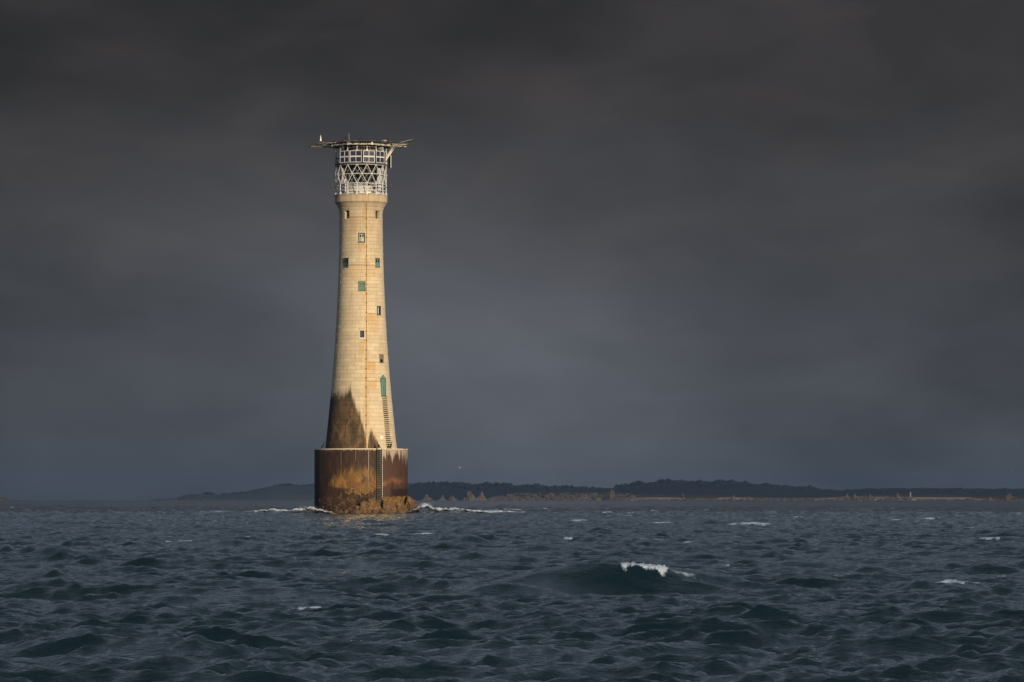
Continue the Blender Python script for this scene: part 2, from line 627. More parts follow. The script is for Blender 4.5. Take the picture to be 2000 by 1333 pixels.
    ff = g.step(g.add(fo, g.mul(br, g.step(fo, 0.02, 0.3))), 0.38, 1.0)
    g.put(b.inputs['Base Color'], g.mix(ff, (0.002, 0.0100, 0.0165), (0.36, 0.45, 0.58)))  # foam colour dimmed and blued to carry cloud shade
    g.put(b.inputs['Roughness'], g.add(0.06, g.mul(ff, 0.6)))
    b.inputs['IOR'].default_value = 1.333
    g.put(b.inputs['Normal'], g.bump(hh, 1.0, 0.40))
    me.materials.append(m)
    return tag(o, 'choppy slate blue sea with scattered whitecaps', kind='structure')


sea = build_sea()

# ------------------------------------------------------------------ lighthouse materials
TWR = (TX, DIST, 0.0)


def tower_coords(g):
    pos = g.n('ShaderNodeNewGeometry').outputs['Position']
    lp = g.vadd(pos, (-TX, -DIST, 0.0))
    x, y, z = g.sep(lp)
    a = g.mul(g.m('ARCTAN2', x, g.mul(y, -1.0)), 57.2958)
    return pos, x, y, z, a


ZC = zy(878)              # caisson top


def mat_granite():
    m, g, b = material('weathered_granite')
    pos, x, y, z, a = tower_coords(g)
    tint = g.n('ShaderNodeAttribute', attribute_name='tint').outputs['Fac']
    grain = g.noise(pos, 9.0, 4, 0.65)
    blot = g.noise(g.comb(g.mul(a, 0.06), g.mul(z, 0.35), 0), 1.0, 4, 0.6, 0.4)
    c = g.mix(tint, (0.515, 0.445, 0.315), (0.625, 0.54, 0.39))
    c = g.mix(g.mul(g.step(grain, 0.45, 0.75), 0.35), c, (0.33, 0.26, 0.18))
    c = g.mix(g.mul(g.step(blot, 0.48, 0.7), 0.35), c, (0.40, 0.30, 0.19))
    # upper courses greyer brown with lichen
    up = g.step(z, 31.0, 42.0)
    c = g.mix(g.mul(up, 0.5), c, g.mix(g.step(blot, 0.4, 0.65), (0.38, 0.31, 0.22), (0.27, 0.20, 0.13)))
    # vertical run-off streaks
    sn = g.noise(g.comb(g.mul(a, 0.55), g.mul(z, 0.12), 4.0), 1.0, 4, 0.6)
    c = g.mix(g.mul(g.step(sn, 0.55, 0.72), 0.45), c, (0.27, 0.19, 0.11))
    # rust from the pipe and its branches
    sn2 = g.noise(g.comb(g.mul(a, 0.8), g.mul(z, 0.5), 8.0), 1.0, 3, 0.6)
    rust = None
    for row, a0, a1, amt, ln in ((427, -34, 44, .25, 2.2), (520, -36, 44, .42, 3.0), (615, 15, 47, .7, 4.0),
                                 (709, 14, 33, 1.0, 2.6), (746, 13, 34, .8, 2.0), (477, -6, 13, .6, 2.0), (664, -3, 13, .5, 5.0),
                                 (571, 4, 15, .3, 3.0)):
        zb = zy(row)
        d = g.sub(zb, z)
        k = g.mul(g.step(d, -0.1, 0.1), g.step(d, 0.2, ln, 1, 0))
        k = g.mul(g.mul(k, g.band(a, a0, a1, 2.0)), amt)
        rust = k if rust is None else g.mx(rust, k)
    near = g.mul(g.gauss(g.sub(x, 0.92), 0.0, 0.26), g.mul(g.step(z, 12.0, 30.0, 0.75, 0.30), g.step(y, 0, -1)))
    rust = g.mx(rust, near)
    rust = g.mul(rust, g.step(sn2, 0.25, 0.75, 0.45, 1.0))
    c = g.mix(g.mul(rust, 0.85), c, (0.50, 0.27, 0.07))
    edge = g.step(a, 56, 80)
    c = g.mix(g.mul(edge, 0.5), c, (0.50, 0.45, 0.39))
    # dark weed and spray stain on the weather side: height of its edge against azimuth
    t = g.m('DIVIDE', g.add(a, 120.0), 180.0, clamp=True)
    P = lambda deg: (deg + 120.0) / 180.0
    edge_h = g.ramp(t, [(P(-120), .50), (P(-100), .66), (P(-60), .74), (P(-34), .72), (P(-25), .76), (P(-18), .80), (P(-15), .68),
                        (P(-9), .60), (P(-6), .52), (P(0), .48), (P(2), .36), (P(6), .29), (P(10.2), .12), (P(11.2), 0.0),
                        (P(12.6), 0.0), (P(14), .11), (P(17.5), .235), (P(21), .235), (P(23), .17), (P(29), .10), (P(33.5), 0.0),
                        (P(40), -.0)])
    ns = g.noise(g.comb(g.mul(a, 0.55), g.mul(z, 0.10), 0.0), 1.0, 3, 0.7)
    ns2 = g.noise(g.comb(g.mul(a, 2.4), g.mul(z, 0.22), 2.0), 1.0, 4, 0.65)
    la = g.step(a, -5, -25, 0.10, 1.0)
    eh = g.mul(edge_h, 10.0)
    live = g.step(edge_h, 0.0, 0.05)
    mot = g.noise(g.comb(g.mul(a, 0.16), g.mul(z, 0.9), 14.0), 1.0, 5, 0.7, 0.6)
    eh = g.add(eh, g.mul(g.mul(g.sub(mot, 0.5), 1.7), live))
    eh = g.add(eh, g.mul(g.mul(g.add(g.mul(g.sub(ns, 0.5), 1.8), g.mul(g.sub(ns2, 0.5), 2.4)), la), live))
    dd = g.sub(eh, g.sub(z, ZC))
    soft = g.mul(g.step(a, -2, -16), g.sub(g.noise(g.comb(g.mul(a, 2.2), g.mul(z, 0.5), 3.0), 1.0, 4, 0.7), 0.5))
    st = g.mul(g.step(g.add(dd, g.mul(soft, 2.4)), -0.75, 0.55), g.step(edge_h, 0.0, 0.03))
    w1 = g.noise(g.comb(g.mul(a, 0.07), g.mul(z, 0.42), 5.0), 1.0, 5, 0.6, 0.8)
    w2 = g.noise(g.comb(g.mul(a, 0.45), g.mul(z, 0.16), 6.0), 1.0, 4, 0.65)
    sc = g.mix(g.step(w1, 0.40, 0.66), (0.030, 0.019, 0.010), (0.17, 0.100, 0.045))
    sc = g.mix(g.mul(g.step(w2, 0.44, 0.64), 0.8), sc, (0.022, 0.015, 0.010))
    sc = g.mix(g.mul(g.mul(g.step(dd, 2.6, 0.2), g.step(a, -4, -22)), 0.85), sc, (0.024, 0.018, 0.014))
    sc = g.mix(g.mul(g.step(mot, 0.52, 0.72), 0.55), sc, (0.20, 0.125, 0.060))
    sc = g.mix(g.mul(g.step(a, -40, -72), 0.8), sc, (0.020, 0.016, 0.013))
    c = g.mix(g.mul(st, 0.94), c, sc)
    g.put(b.inputs['Base Color'], c)
    b.inputs['Roughness'].default_value = 0.85
    b.inputs['Specular IOR Level'].default_value = 0.25
    g.put(b.inputs['Normal'], g.bump(g.noise(pos, 14.0, 4, 0.7), 0.02, 0.5))
    return m


def mat_rust_drum():
    m, g, b = material('stained_iron_drum')
    pos, x, y, z, a = tower_coords(g)
    s1 = g.noise(g.comb(g.mul(a, 0.26), g.mul(z, 0.28), 0.0), 1.0, 6, 0.68, 0.9)
    s2 = g.noise(g.comb(g.mul(a, 0.10), g.mul(z, 0.40), 3.0), 1.0, 5, 0.6, 0.6)
    s3 = g.noise(g.comb(g.mul(a, 1.5), g.mul(z, 0.25), 7.0), 1.0, 3, 0.6)
    fine = g.noise(pos, 5.0, 5, 0.7)
    c = g.mix(g.step(s1, 0.35, 0.68), (0.022, 0.014, 0.010), (0.070, 0.037, 0.023))
    # ochre bloom in an arch
    arch = g.sub(6.6, g.m('DIVIDE', g.m('POWER', g.m('ABSOLUTE', g.add(a, 4.0)), 2.0), 620.0))
    lower = g.add(3.1, g.m('DIVIDE', g.m('POWER', g.m('ABSOLUTE', g.sub(a, 8.0)), 2.0), 5000.0))
    wob = g.add(g.mul(g.sub(s1, 0.5), 3.0), g.mul(g.sub(s2, 0.5), 2.0))
    ochre = g.mul(g.step(g.sub(g.add(arch, wob), z), -0.3, 1.5), g.step(g.sub(z, lower), -0.1, 0.35))
    ochre = g.mul(ochre, g.mul(g.step(a, -72, -46), g.step(a, 24, 36, 1, 0)))
    oc = g.mix(g.step(s2, 0.38, 0.66), (0.14, 0.074, 0.024), (0.27, 0.148, 0.045))
    c = g.mix(g.mul(ochre, g.step(s1, 0.2, 0.55, 0.55, 0.95)), c, oc)
    # darker plum streaks in the upper band
    c = g.mix(g.mul(g.mul(g.step(s3, 0.5, 0.7), g.step(z, 3.4, 6.0)), 0.3), c, (0.035, 0.018, 0.014))
    bl = g.noise(g.comb(g.mul(a, 0.11), g.mul(z, 0.55), 21.0), 1.0, 6, 0.7, 0.8)
    c = g.mix(g.mul(g.step(bl, 0.47, 0.66), 0.72), c, (0.020, 0.013, 0.010))
    c = g.mix(g.mul(g.mul(g.step(bl, 0.46, 0.30), g.step(z, 7.6, 5.5)), 0.5), c, (0.16, 0.082, 0.030))
    # right hand bay: rust red with chalky drips from the rim
    right = g.step(g.add(a, g.mul(g.sub(s2, .5), 10)), 26, 34)
    c = g.mix(g.mul(right, g.step(s1, 0.3, 0.6)), c, (0.064, 0.034, 0.025))
    s4 = g.noise(g.comb(g.mul(a, 0.30), g.mul(z, 0.10), 11.0), 1.0, 5, 0.7)
    drip = g.mul(g.step(s4, 0.28, 0.80), 2.6)
    pale = g.mul(g.step(g.sub(z, g.sub(8.75, drip)), -0.1, 0.35), g.step(a, 27.0, 29.0))
    pale = g.mx(pale, g.mul(g.step(g.sub(z, g.sub(8.62, g.mul(drip, 0.22))), -0.1, 0.3), g.step(a, -70, -60)))
    pale = g.mx(pale, g.mul(g.step(a, 58, 76), g.step(g.sub(z, g.sub(8.6, g.mul(drip, 1.5))), -0.4, 0.8)))
    thin = g.mul(g.mul(g.step(s3, 0.66, 0.70), g.step(z, 4.2, 7.0)), 0.35)
    pale = g.mx(pale, thin)
    for ad, z0, z1, k in ((11.3, 5.6, 8.6, .95), (26.4, 1.6, 8.6, .55), (-23, 6.4, 8.6, .45), (-4.5, 7.0, 8.6, .45), (11.3, .8, 5.6, .5)):
        pale = g.mx(pale, g.mul(g.mul(g.band(a, ad - .32, ad + .32, .2), g.band(z, z0, z1, .3)), k))
    c = g.mix(g.mul(pale, 0.8), c, (0.44, 0.37, 0.29))
    # weed line: dark mussel belt and golden brown wrack
    wl = g.add(2.9, g.add(g.mul(g.sub(s2, 0.5), 1.8), g.m('DIVIDE', a, 90.0)))
    belt = g.mul(g.step(g.sub(wl, z), -0.15, 0.3), g.step(a, 25, 31, 1, 0))
    bc = g.mix(g.step(fine, 0.42, 0.66), (0.022, 0.013, 0.010), (0.125, 0.072, 0.030))
    c = g.mix(g.mul(belt, 0.92), c, bc)
    # slime-green and black on the far left
    gr = g.step(g.add(a, g.mul(g.sub(s1, 0.5), 26.0)), -54, -68)
    c = g.mix(g.mul(gr, 0.9), c, g.mix(g.step(z, 4.5, 7.0), (0.011, 0.010, 0.008), (0.022, 0.026, 0.009)))
    blk = g.mul(g.step(z, 2.6, 1.2), g.step(a, -28, -44))
    c = g.mix(g.mul(blk, 0.85), c, (0.012, 0.010, 0.009))
    # shade of a recess painted on the wall at lower right, ochre band beside it
    r1 = g.mul(g.band(a, 42, 90, 4), g.band(g.add(z, g.mul(s2, 0.9)), 2.75, 3.75, .2))
    c = g.mix(g.mul(r1, 0.92), c, (0.016, 0.008, 0.007))
    r2 = g.mul(g.band(a, 36, 66, 12), g.band(g.add(z, g.mul(s2, 1.2)), 4.7, 5.2, .5))
    c = g.mix(g.mul(r2, g.step(s1, 0.35, 0.6, .2, .9)), c, (0.22, 0.10, 0.04))
    g.put(b.inputs['Base Color'], c)
    g.put(b.inputs['Roughness'], g.add(0.55, g.mul(fine, 0.3)))
    b.inputs['Specular IOR Level'].default_value = 0.3
    g.put(b.inputs['Normal'], g.bump(g.add(fine, g.mul(s1, 0.5)), 0.05, 0.6))
    return m


def mat_simple(name, color, rough=0.6, var=None, scale=3.0, metal=0.0, lo=0.5, hi=0.7, amt=0.7, spec=0.4, bump=0.0):
    m, g, b = material(name)
    pos = g.n('ShaderNodeNewGeometry').outputs['Position']
    c = color
    if var:
        nz = g.noise(pos, scale, 5, 0.65, 0.3)
        c = g.mix(g.mul(g.step(nz, lo, hi), amt), color, var)
        if bump:
            g.put(b.inputs['Normal'], g.bump(nz, bump, 0.7))
    g.put(b.inputs['Base Color'], c)
    b.inputs['Roughness'].default_value = rough
    b.inputs['Metallic'].default_value = metal
    b.inputs['Specular IOR Level'].default_value = spec
    return m


GRANITE = mat_granite()
DRUM = mat_rust_drum()
MORTAR = mat_simple('joint_mortar', (0.34, 0.27, 0.19), 0.95, (0.22, 0.16, 0.10), 0.8, spec=0.1)
WHITE = mat_simple('salt_worn_white_paint', (0.53, 0.57, 0.61), 0.45, (0.30, 0.26, 0.22), 2.3, lo=.58, hi=.72)
CREAM = mat_simple('cream_paint', (0.64, 0.64, 0.56), 0.45, (0.30, 0.22, 0.15), 1.7, lo=.60, hi=.70)
GREYP = mat_simple('dull_grey_paint', (0.36, 0.36, 0.36), 0.5, (0.20, 0.16, 0.13), 2.5)
DARKST = mat_simple('dark_weathered_steel', (0.055, 0.052, 0.045), 0.7, (0.11, 0.075, 0.05), 2.5)
RUST = mat_simple('rusted_iron', (0.17, 0.075, 0.03), 0.8, (0.07, 0.04, 0.025), 3.0)
PIPE = mat_simple('rusty_conduit', (0.36, 0.24, 0.11), 0.8, (0.12, 0.06, 0.03), 3.0)
CELL = mat_simple('solar_cell_glass', (0.030, 0.034, 0.075), 0.16, (0.045, 0.040, 0.080), 1.2, spec=0.6)
GLASSD = mat_simple('dark_window_glass', (0.012, 0.014, 0.016), 0.1, spec=0.6)
GREEN = mat_simple('green_shutter_paint', (0.10, 0.19, 0.135), 0.55, (0.05, 0.10, 0.075), 4.0)
TEAL = mat_simple('verdigris_bronze', (0.12, 0.235, 0.215), 0.6, (0.045, 0.10, 0.095), 3.0)
TEALD = mat_simple('dark_verdigris', (0.035, 0.070, 0.070), 0.6, (0.02, 0.03, 0.03), 3.0)
RUNG = mat_simple('dark_bronze_rung', (0.030, 0.042, 0.038), 0.6, (0.09, 0.10, 0.085), 4.0)
GREYW = mat_simple('grey_weathered_frame', (0.20, 0.19, 0.165), 0.7, (0.09, 0.08, 0.07), 3.0)
GOLDW = mat_simple('golden_wrack_concrete', (0.16, 0.095, 0.030), .9, (0.05, 0.027, 0.012), 2.2, lo=.42, hi=.62, bump=.10)
MUSSEL = mat_simple('mussel_and_barnacle_crust', (0.035, 0.021, 0.016), 0.7, (0.15, 0.085, 0.035), 0.9, lo=.48, hi=.66)
WRACK = mat_simple('yellow_brown_wrack', (0.20, 0.125, 0.045), 0.8, (0.09, 0.05, 0.02), 1.2)

# ------------------------------------------------------------------ lighthouse
lighthouse = tag(empty('lighthouse', TWR), 'tall tapering pale granite lighthouse with helicopter deck on a rusty drum base', 'lighthouse')

# caisson
cais = empty('caisson', (0, 0, 0), lighthouse)
CR = 91 * PX
mb = MB()
mb.lathe([(CR + .02, -3.0), (CR, 0.5), (CR, 8.45), (CR - .03, 8.50), (CR - .35, 8.52), (2.0, 8.52)], 128)
drum = mb.build('drum_wall', DRUM, cais, True)
for p in drum.data.polygons:
    p.use_smooth = abs(p.normal.z) < 0.5
mb = MB()
mb.lathe([(CR - .30, 8.515), (CR - .30, 8.64), (CR + .05, 8.64), (CR + .05, 8.50), (CR + 0.003, 8.49)], 128)
mb.build('rim', mat_simple('bleached_rim', (0.58, 0.52, 0.43), 0.8, (0.20, 0.14, 0.09), 1.3, lo=.56, hi=.66), cais)


def pol(r, deg, z):
    return (r * math.sin(R(deg)), -r * math.cos(R(deg)), z)


def arc(r, a0, a1, z, n=12, z1=None):
    z1 = z if z1 is None else z1
    return [pol(r, a0 + (a1 - a0) * i / n, z + (z1 - z) * i / n) for i in range(n + 1)]


# riveted vertical seams of the drum plates
for d in (-68, -46, -23, -4.5, 11.3, 27.8, 52, 76):
    mb = MB()
    mb.sector(CR - .02, CR + .008, 1.8, 8.46, R(d - .35), R(d + .35), 1)
    mb.build('plate_seam', DRUM, cais)
mb = MB()
for _ in range(1700):
    d = random.triangular(-74, 26, -8)
    top = 2.6 + 0.011 * d + random.gauss(0, .35)
    z = random.uniform(-0.2, max(0.3, top))
    r = random.uniform(.05, .15)
    mb.blob(pol(CR - r * .3, d, z), r, ICO1, .3)
tag(mb.build('mussel_crust', MUSSEL, cais), kind='stuff')
mb = MB()
for _ in range(190):
    d = random.triangular(-20, 24, 11)
    z = random.gauss(3.0, .22) + 0.012 * d
    mb.blob(pol(CR, d, z), random.uniform(.06, .16), ICO1, .35)
tag(mb.build('wrack_tufts', WRACK, cais), kind='stuff')
# square iron patch plates
for d, z, w, h in ((-3.2, 3.95, .95, .42), (16, 4.0, .9, .36), (30.5, 4.05, .9, .4)):
    mb = MB()
    mb.sector(CR - .02, CR + .035, z - h, z + h * .6, R(d - 57.3 * w / 2 / CR), R(d + 57.3 * w / 2 / CR), 2)
    mb.build('patch_plate', RUST, cais)
# concrete step against the drum at lower right
mb = MB()
mb.sector(CR - .2, CR + .55, -1.0, 2.25, R(28), R(84), 14, CR - .2, CR + .42)
mb.v = [(x + .10 * mnoise.noise((x * 1.7, z * 1.7, 1.0)), y + .10 * mnoise.noise((x * 1.7, z * 1.7, 7.0)), z + .16 * mnoise.noise((x * 1.3, y * 1.3, 3.0))) for x, y, z in mb.v]
stp = mb.build('concrete_step', GOLDW, cais)
# ladder on the drum
ldr = empty('drum_ladder', (0, 0, 0), cais)
LA = 24.6
lw = 0.36
for s in (-1, 1):
    mb = MB()
    dd = LA + s * 57.3 * lw / CR
    mb.tube(pol(CR + .22, dd, 1.9), pol(CR + .22, dd, 8.75), .045, 6)
    mb.build('rail', CREAM if s > 0 else RUNG, ldr)
for i in range(22):
    z = 2.1 + i * 0.302
    mb = MB()
    p0, p1 = pol(CR + .24, LA - 57.3 * lw / CR, z), pol(CR + .24, LA + 57.3 * lw / CR, z)
    mb.tube(p0, p1, .062, 6)
    mb.build('rung', RUNG, ldr)

# ---- granite shaft
PROF = [(878, 70.3), (850, 67), (820, 64), (780, 60), (740, 56.3), (700, 53.2), (660, 50.5), (620, 48), (580, 46.1), (540, 44.5),
        (500, 43.3), (460, 42.4), (420, 42), (411, 42.9), (405, 45.2), (400.5, 48.0), (398, 49.8)]
_pz = np.array([zy(p[0]) for p in PROF])
_pr = np.array([p[1] * PX for p in PROF])


def rad(z):
    return float(np.interp(z, _pz, _pr))


shaft = empty('granite_shaft', (0, 0, 0), lighthouse)
# window niches: row, degrees, width m, height m, kind
WIN = [(421, -38.5, .80, 1.15, 'niche'), (421, 51.8, .85, 1.15, 'niche'), (467, 4.0, .88, 1.22, 'white_lights'),
       (515, -40, .88, 1.22, 'teal_dark'), (515, 49.3, .80, 1.22, 'teal_lights'), (561, 4.2, .95, 1.28, 'green'),
       (608, 49.3, .72, 1.18, 'slit'), (655, 4.6, .76, 1.15, 'open'), (702, 50.2, .80, 1.22, 'grey'),
       (757.5, 50.3, .98, 2.30, 'door')]
NICHE = [(zy(r) - h / 2, zy(r) + h / 2, a, w / 2 / rad(zy(r))) for (r, a, w, h, k) in WIN]
THICK = 0.5
mb = MB()
mb.lathe([(rad(z) - THICK + .02, z) for z in np.linspace(8.3, zy(398.2), 70)], 96)
mb.build('inner_wall', MORTAR, shaft, True)

courses = [ZC]
while courses[-1] < zy(399.5):
    f = (courses[-1] - ZC) / 33.0
    courses.append(courses[-1] + (7.9 - 1.3 * f) * PX)
courses[-1] = zy(398)
rng = random.Random(5)
blocks = []
GAP = 0.008
for i in range(len(courses) - 1):
    z0, z1 = courses[i], courses[i + 1]
    zm = .5 * (z0 + z1)
    rm = rad(zm)
    nb = max(14, int(round(2 * math.pi * rm / 1.32)))
    off = (0.5 if i % 2 else 0.0) * 2 * math.pi / nb + rng.uniform(-.03, .03)
    cuts = [off + 2 * math.pi * k / nb + rng.uniform(-.02, .02) for k in range(nb)]
    cuts = sorted(((c + math.pi) % (2 * math.pi)) - math.pi for c in cuts)
    spans = [(cuts[k], cuts[k + 1]) for k in range(nb - 1)] + [(cuts[-1], cuts[0] + 2 * math.pi)]
    pieces = [(a, b, z0, z1) for a, b in spans]
    for (w0, w1, wa, wh) in NICHE:
        if w1 < z0 + .02 or w0 > z1 - .02:
            continue
        n0, n1 = R(wa) - wh, R(wa) + wh
        new = []
        for (a, b, q0, q1) in pieces:
            if b <= n0 or a >= n1:
                new.append((a, b, q0, q1))
                continue
            if a < n0 - .004: new.append((a, n0, q0, q1))
            if b > n1 + .004: new.append((n1, b, q0, q1))
            a_, b_ = max(a, n0), min(b, n1)
            if q1 - w1 > .05: new.append((a_, b_, w1, q1))
            if w0 - q0 > .05: new.append((a_, b_, q0, w0))
        pieces = new
    for (a, b, q0, q1) in pieces:
        if b - a < .012:
            continue
        mid = math.degrees(.5 * (a + b))
        blocks.append((a, b, q0, q1, mid, (b - a) * rm * (q1 - q0) * max(0.0, math.cos(R(mid)))))


def add_block(mb, a, b, q0, q1, pr):
    ga = GAP * (0.35 + 0.75 * ((a * 37.7) % 1.0)) / rad(q0)
    mb.sector(rad(q0) - THICK, rad(q0 + .01) + pr, q0 + GAP, q1 - GAP, a + ga, b - ga, 3, rad(q1) - THICK, rad(q1 - .01) + pr)


def tint_mesh(me, vals):
    t = me.attributes.new('tint', 'FLOAT', 'POINT')
    t.data.foreach_set('value', vals)


order = sorted(range(len(blocks)), key=lambda i: -blocks[i][5])
single = set(order[:300])
rest = MB()
rest_t = []
for i, (a, b, q0, q1, mid, sz) in enumerate(blocks):
    pr = rng.uniform(-.008, .010)
    tv = rng.random()
    if i in single:
        mb = MB()
        add_block(mb, a, b, q0, q1, pr)
        o = mb.build('stone', GRANITE, shaft)
        tint_mesh(o.data, [tv] * len(mb.v))
    else:
        n0 = len(rest.v)
        add_block(rest, a, b, q0, q1, pr)
        rest_t += [tv] * (len(rest.v) - n0)
o = rest.build('stones', GRANITE, shaft)
o.name = 'stonework'
tint_mesh(o.data, rest_t)
tag(o, kind='stuff')

# cornice: ring of big stones
corn = empty('cornice', (0, 0, 0), lighthouse)
HC = 51.3 * PX
for k in range(28):
    a0, a1 = 2 * math.pi * k / 28 + .1, 2 * math.pi * (k + 1) / 28 + .1
    mb = MB()
    j = rng.uniform(-.008, .008)
    mb.sector(1.6, HC + j - .12, zy(398), zy(396.4), a0 + .003, a1 - .003, 3, 1.6, HC + j)
    mb.sector(1.6, HC + j, zy(396.4), zy(384.5), a0 + .003, a1 - .003, 3)
    mb.sector(1.6, HC + j + .05, zy(384.5), zy(383), a0 + .003, a1 - .003, 3)
    o = mb.build('cornice_stone', GRANITE, corn)
    tint_mesh(o.data, [rng.random() * .5] * len(mb.v))
GZ = zy(383)

# windows
for (row, a, w, h, kind) in WIN:
    z = zy(row)
    r = rad(z)
    ww = empty('door' if kind == 'door' else 'window', (r * math.sin(R(a)), -r * math.cos(R(a)), z), lighthouse)
    ww.rotation_euler = (0, 0, R(a))       # local -y faces out, +x to the right

    def part(name, mat, boxes, extra=None):
        mb = MB()
        for c, s in boxes:
            mb.box(c, s)
        if extra:
            extra(mb)
        return mb.build(name, mat, ww)
    W, H = w, h
    lean = 0.0
    if kind == 'niche':
        part('shutter', GLASSD, [((0, .42, 0), (W, .04, H))])
        part('frame', GREYW, [((-W / 2 + .05, .38, 0), (.08, .05, H)), ((W / 2 - .05, .38, 0), (.08, .05, H)), ((0, .38, 0), (.05, .05, H))])
        part('lintel', MORTAR, [((0, .20, H / 2 - .05), (W, .42, .1))])
    elif kind == 'white_lights':
        part('frame', TEALD, [((-W / 2 + .05, .05, 0), (.1, .16, H)), ((W / 2 - .05, .05, 0), (.1, .16, H)), ((0, .05, H / 2 - .05), (W - .2, .15, .1)),
                              ((0, .05, -H / 2 + .05), (W - .2, .15, .1))])
        part('panel', mat_simple('chalky_white_panel', (0.50, 0.52, 0.48), .6, (0.12, 0.18, 0.15), 3.0, lo=.45, hi=.6),
             [((0, .12, 0), (W - .2, .05, H - .2))])
        for s in (-1, 1):
            part('pane', GLASSD, [((s * .155, .088, .22), (.17, .02, .36))])
        part('sill', GREYW, [((0, -.03, -H / 2 - .04), (W + .1, .2, .08))])
    elif kind in ('teal_dark', 'teal_lights', 'green'):
        mt = {'teal_dark': TEALD, 'teal_lights': TEAL, 'green': GREEN}[kind]
        part('frame', TEALD if kind != 'green' else GREEN,
             [((-W / 2 + .04, .04, 0), (.08, .14, H)), ((W / 2 - .04, .04, 0), (.08, .14, H)), ((0, .04, H / 2 - .04), (W - .16, .13, .08))])
        for s in (-1, 1):
            part('shutter', mt, [((s * (W / 4 - .03), .07, 0), (W / 2 - .06, .06, H - .1)), ((s * (W / 4 - .03), .035, -.32), (W / 2 - .2, .03, .36))])
            if kind != 'green':
                part('pane', GLASSD, [((s * (W / 4 - .03), .034, .22), (W / 2 - .22, .02, .40))])
            else:
                part('grille', TEALD, [((s * (W / 4 - .03), .034, .24), (W / 2 - .26, .02, .26)), ((s * (W / 4 - .03), .034, -.14), (W / 2 - .26, .02, .16))])
        part('sill', GREYW, [((0, -.02, -H / 2 - .03), (W + .12, .2, .07))])
    elif kind == 'slit':
        part('frame', TEALD, [((-W / 2 + .07, .05, 0), (.14, .16, H)), ((W / 2 - .07, .05, 0), (.14, .16, H)), ((0, .05, H / 2 - .07), (W - .28, .15, .14)),
                              ((0, .05, -H / 2 + .04), (W - .28, .15, .08))])
        part('pane', GLASSD, [((.05, .16, 0), (W - .25, .03, H - .2))])
        part('curtain', WHITE, [((-.06, .12, -.03), (.25, .03, H - .3))])
        part('sill', GREYW, [((0, -.02, -H / 2 - .03), (W + .1, .2, .07))])
    elif kind == 'open':
        part('frame', mat_simple('flaking_white_frame', (0.58, 0.57, 0.54), .6, (0.25, 0.24, 0.22), 4.0),
             [((-W / 2 + .05, .03, 0), (.11, .14, H)), ((W / 2 - .05, .03, 0), (.11, .14, H)), ((0, .03, H / 2 - .05), (W - .2, .13, .1)),
              ((0, .03, -H / 2 + .06), (W - .2, .13, .12))])
        part('pane', GLASSD, [((0, .18, 0), (W - .2, .03, H - .15))])
        part('bar', GREYW, [((-.05, .15, 0), (.05, .03, H - .2)), ((.1, .15, 0), (.04, .03, H - .2))])
        part('sill', WHITE, [((0, -.03, -H / 2 - .03), (W + .15, .22, .08))])
    elif kind == 'grey':
        part('frame', GREYW, [((-W / 2 + .05, .03, 0), (.1, .14, H)), ((W / 2 - .05, .03, 0), (.1, .14, H)), ((0, .03, H / 2 - .05), (W - .2, .13, .1)),
                              ((0, .03, -H / 2 + .05), (W - .2, .13, .1)), ((0, .03, -.05), (W - .2, .12, .08))])
        part('shutter', mat_simple('brown_louvre', (0.20, 0.15, 0.105), .7, (0.1, 0.07, 0.05), 4.0), [((0, .09, .28), (W - .2, .05, .54))])
        part('pane', GLASSD, [((0, .10, -.32), (W - .2, .05, .46))])
    elif kind == 'door':
        def gable(mb):
            b = len(mb.v)
            zt = H / 2
            mb.v += [(-W / 2, -.06, zt), (W / 2, -.06, zt), (0, -.06, zt + .5), (-W / 2, .1, zt), (W / 2, .1, zt), (0, .1, zt + .5)]
            mb.f += [(b, b + 1, b + 2), (b + 5, b + 4, b + 3), (b, b + 3, b + 4, b + 1), (b + 1, b + 4, b + 5, b + 2), (b + 2, b + 5, b + 3, b)]
        part('frame', TEAL, [((-W / 2 + .07, .0, 0), (.14, .2, H)), ((W / 2 - .07, .0, 0), (.14, .2, H))], gable)
        for s in (-1, 1):
            part('leaf', TEAL, [((s * (W / 4 - .04), .07, -.03), (W / 2 - .1, .06, H - .08)), ((s * (W / 4 - .04), .03, .5), (W / 2 - .25, .03, .7)),
                                ((s * (W / 4 - .04), .03, -.5), (W / 2 - .25, .03, .7))])
        part('handle', DARKST, [((.06, .0, -.1), (.05, .06, .2))])
        part('step', TEALD, [((0, -.12, -H / 2 - .04), (W + .05, .32, .09))])

# conduit down the front with its branches to the windows
cond = empty('conduit', (0, 0, 0), lighthouse)
XP = 12.2 * PX
pts = []
for z in np.linspace(8.66, zy(399.2), 40):
    rr = rad(z) + .05
    pts.append((XP, -math.sqrt(rr * rr - XP * XP), z))
mb = MB()
mb.sweep(pts, .034, 6)
mb.build('pipe', PIPE, cond)
for row, a0, a1 in ((427, -33, 46), (520, -35, 43), (615, 15, 43), (709, 14, 44), (746, 13, 44)):
    z = zy(row)
    mb = MB()
    mb.sweep(arc(rad(z) + .04, a0, a1, z, 16), .030, 6)
    mb.build('branch_pipe', PIPE, cond)
for i in range(26):
    z = 9.3 + i * 1.25
    rr = rad(z) + .05
    mb = MB()
    mb.box((XP, -math.sqrt(rr * rr - XP * XP), z), (.16, .12, .10))
    mb.build('clamp', RUST, cond)

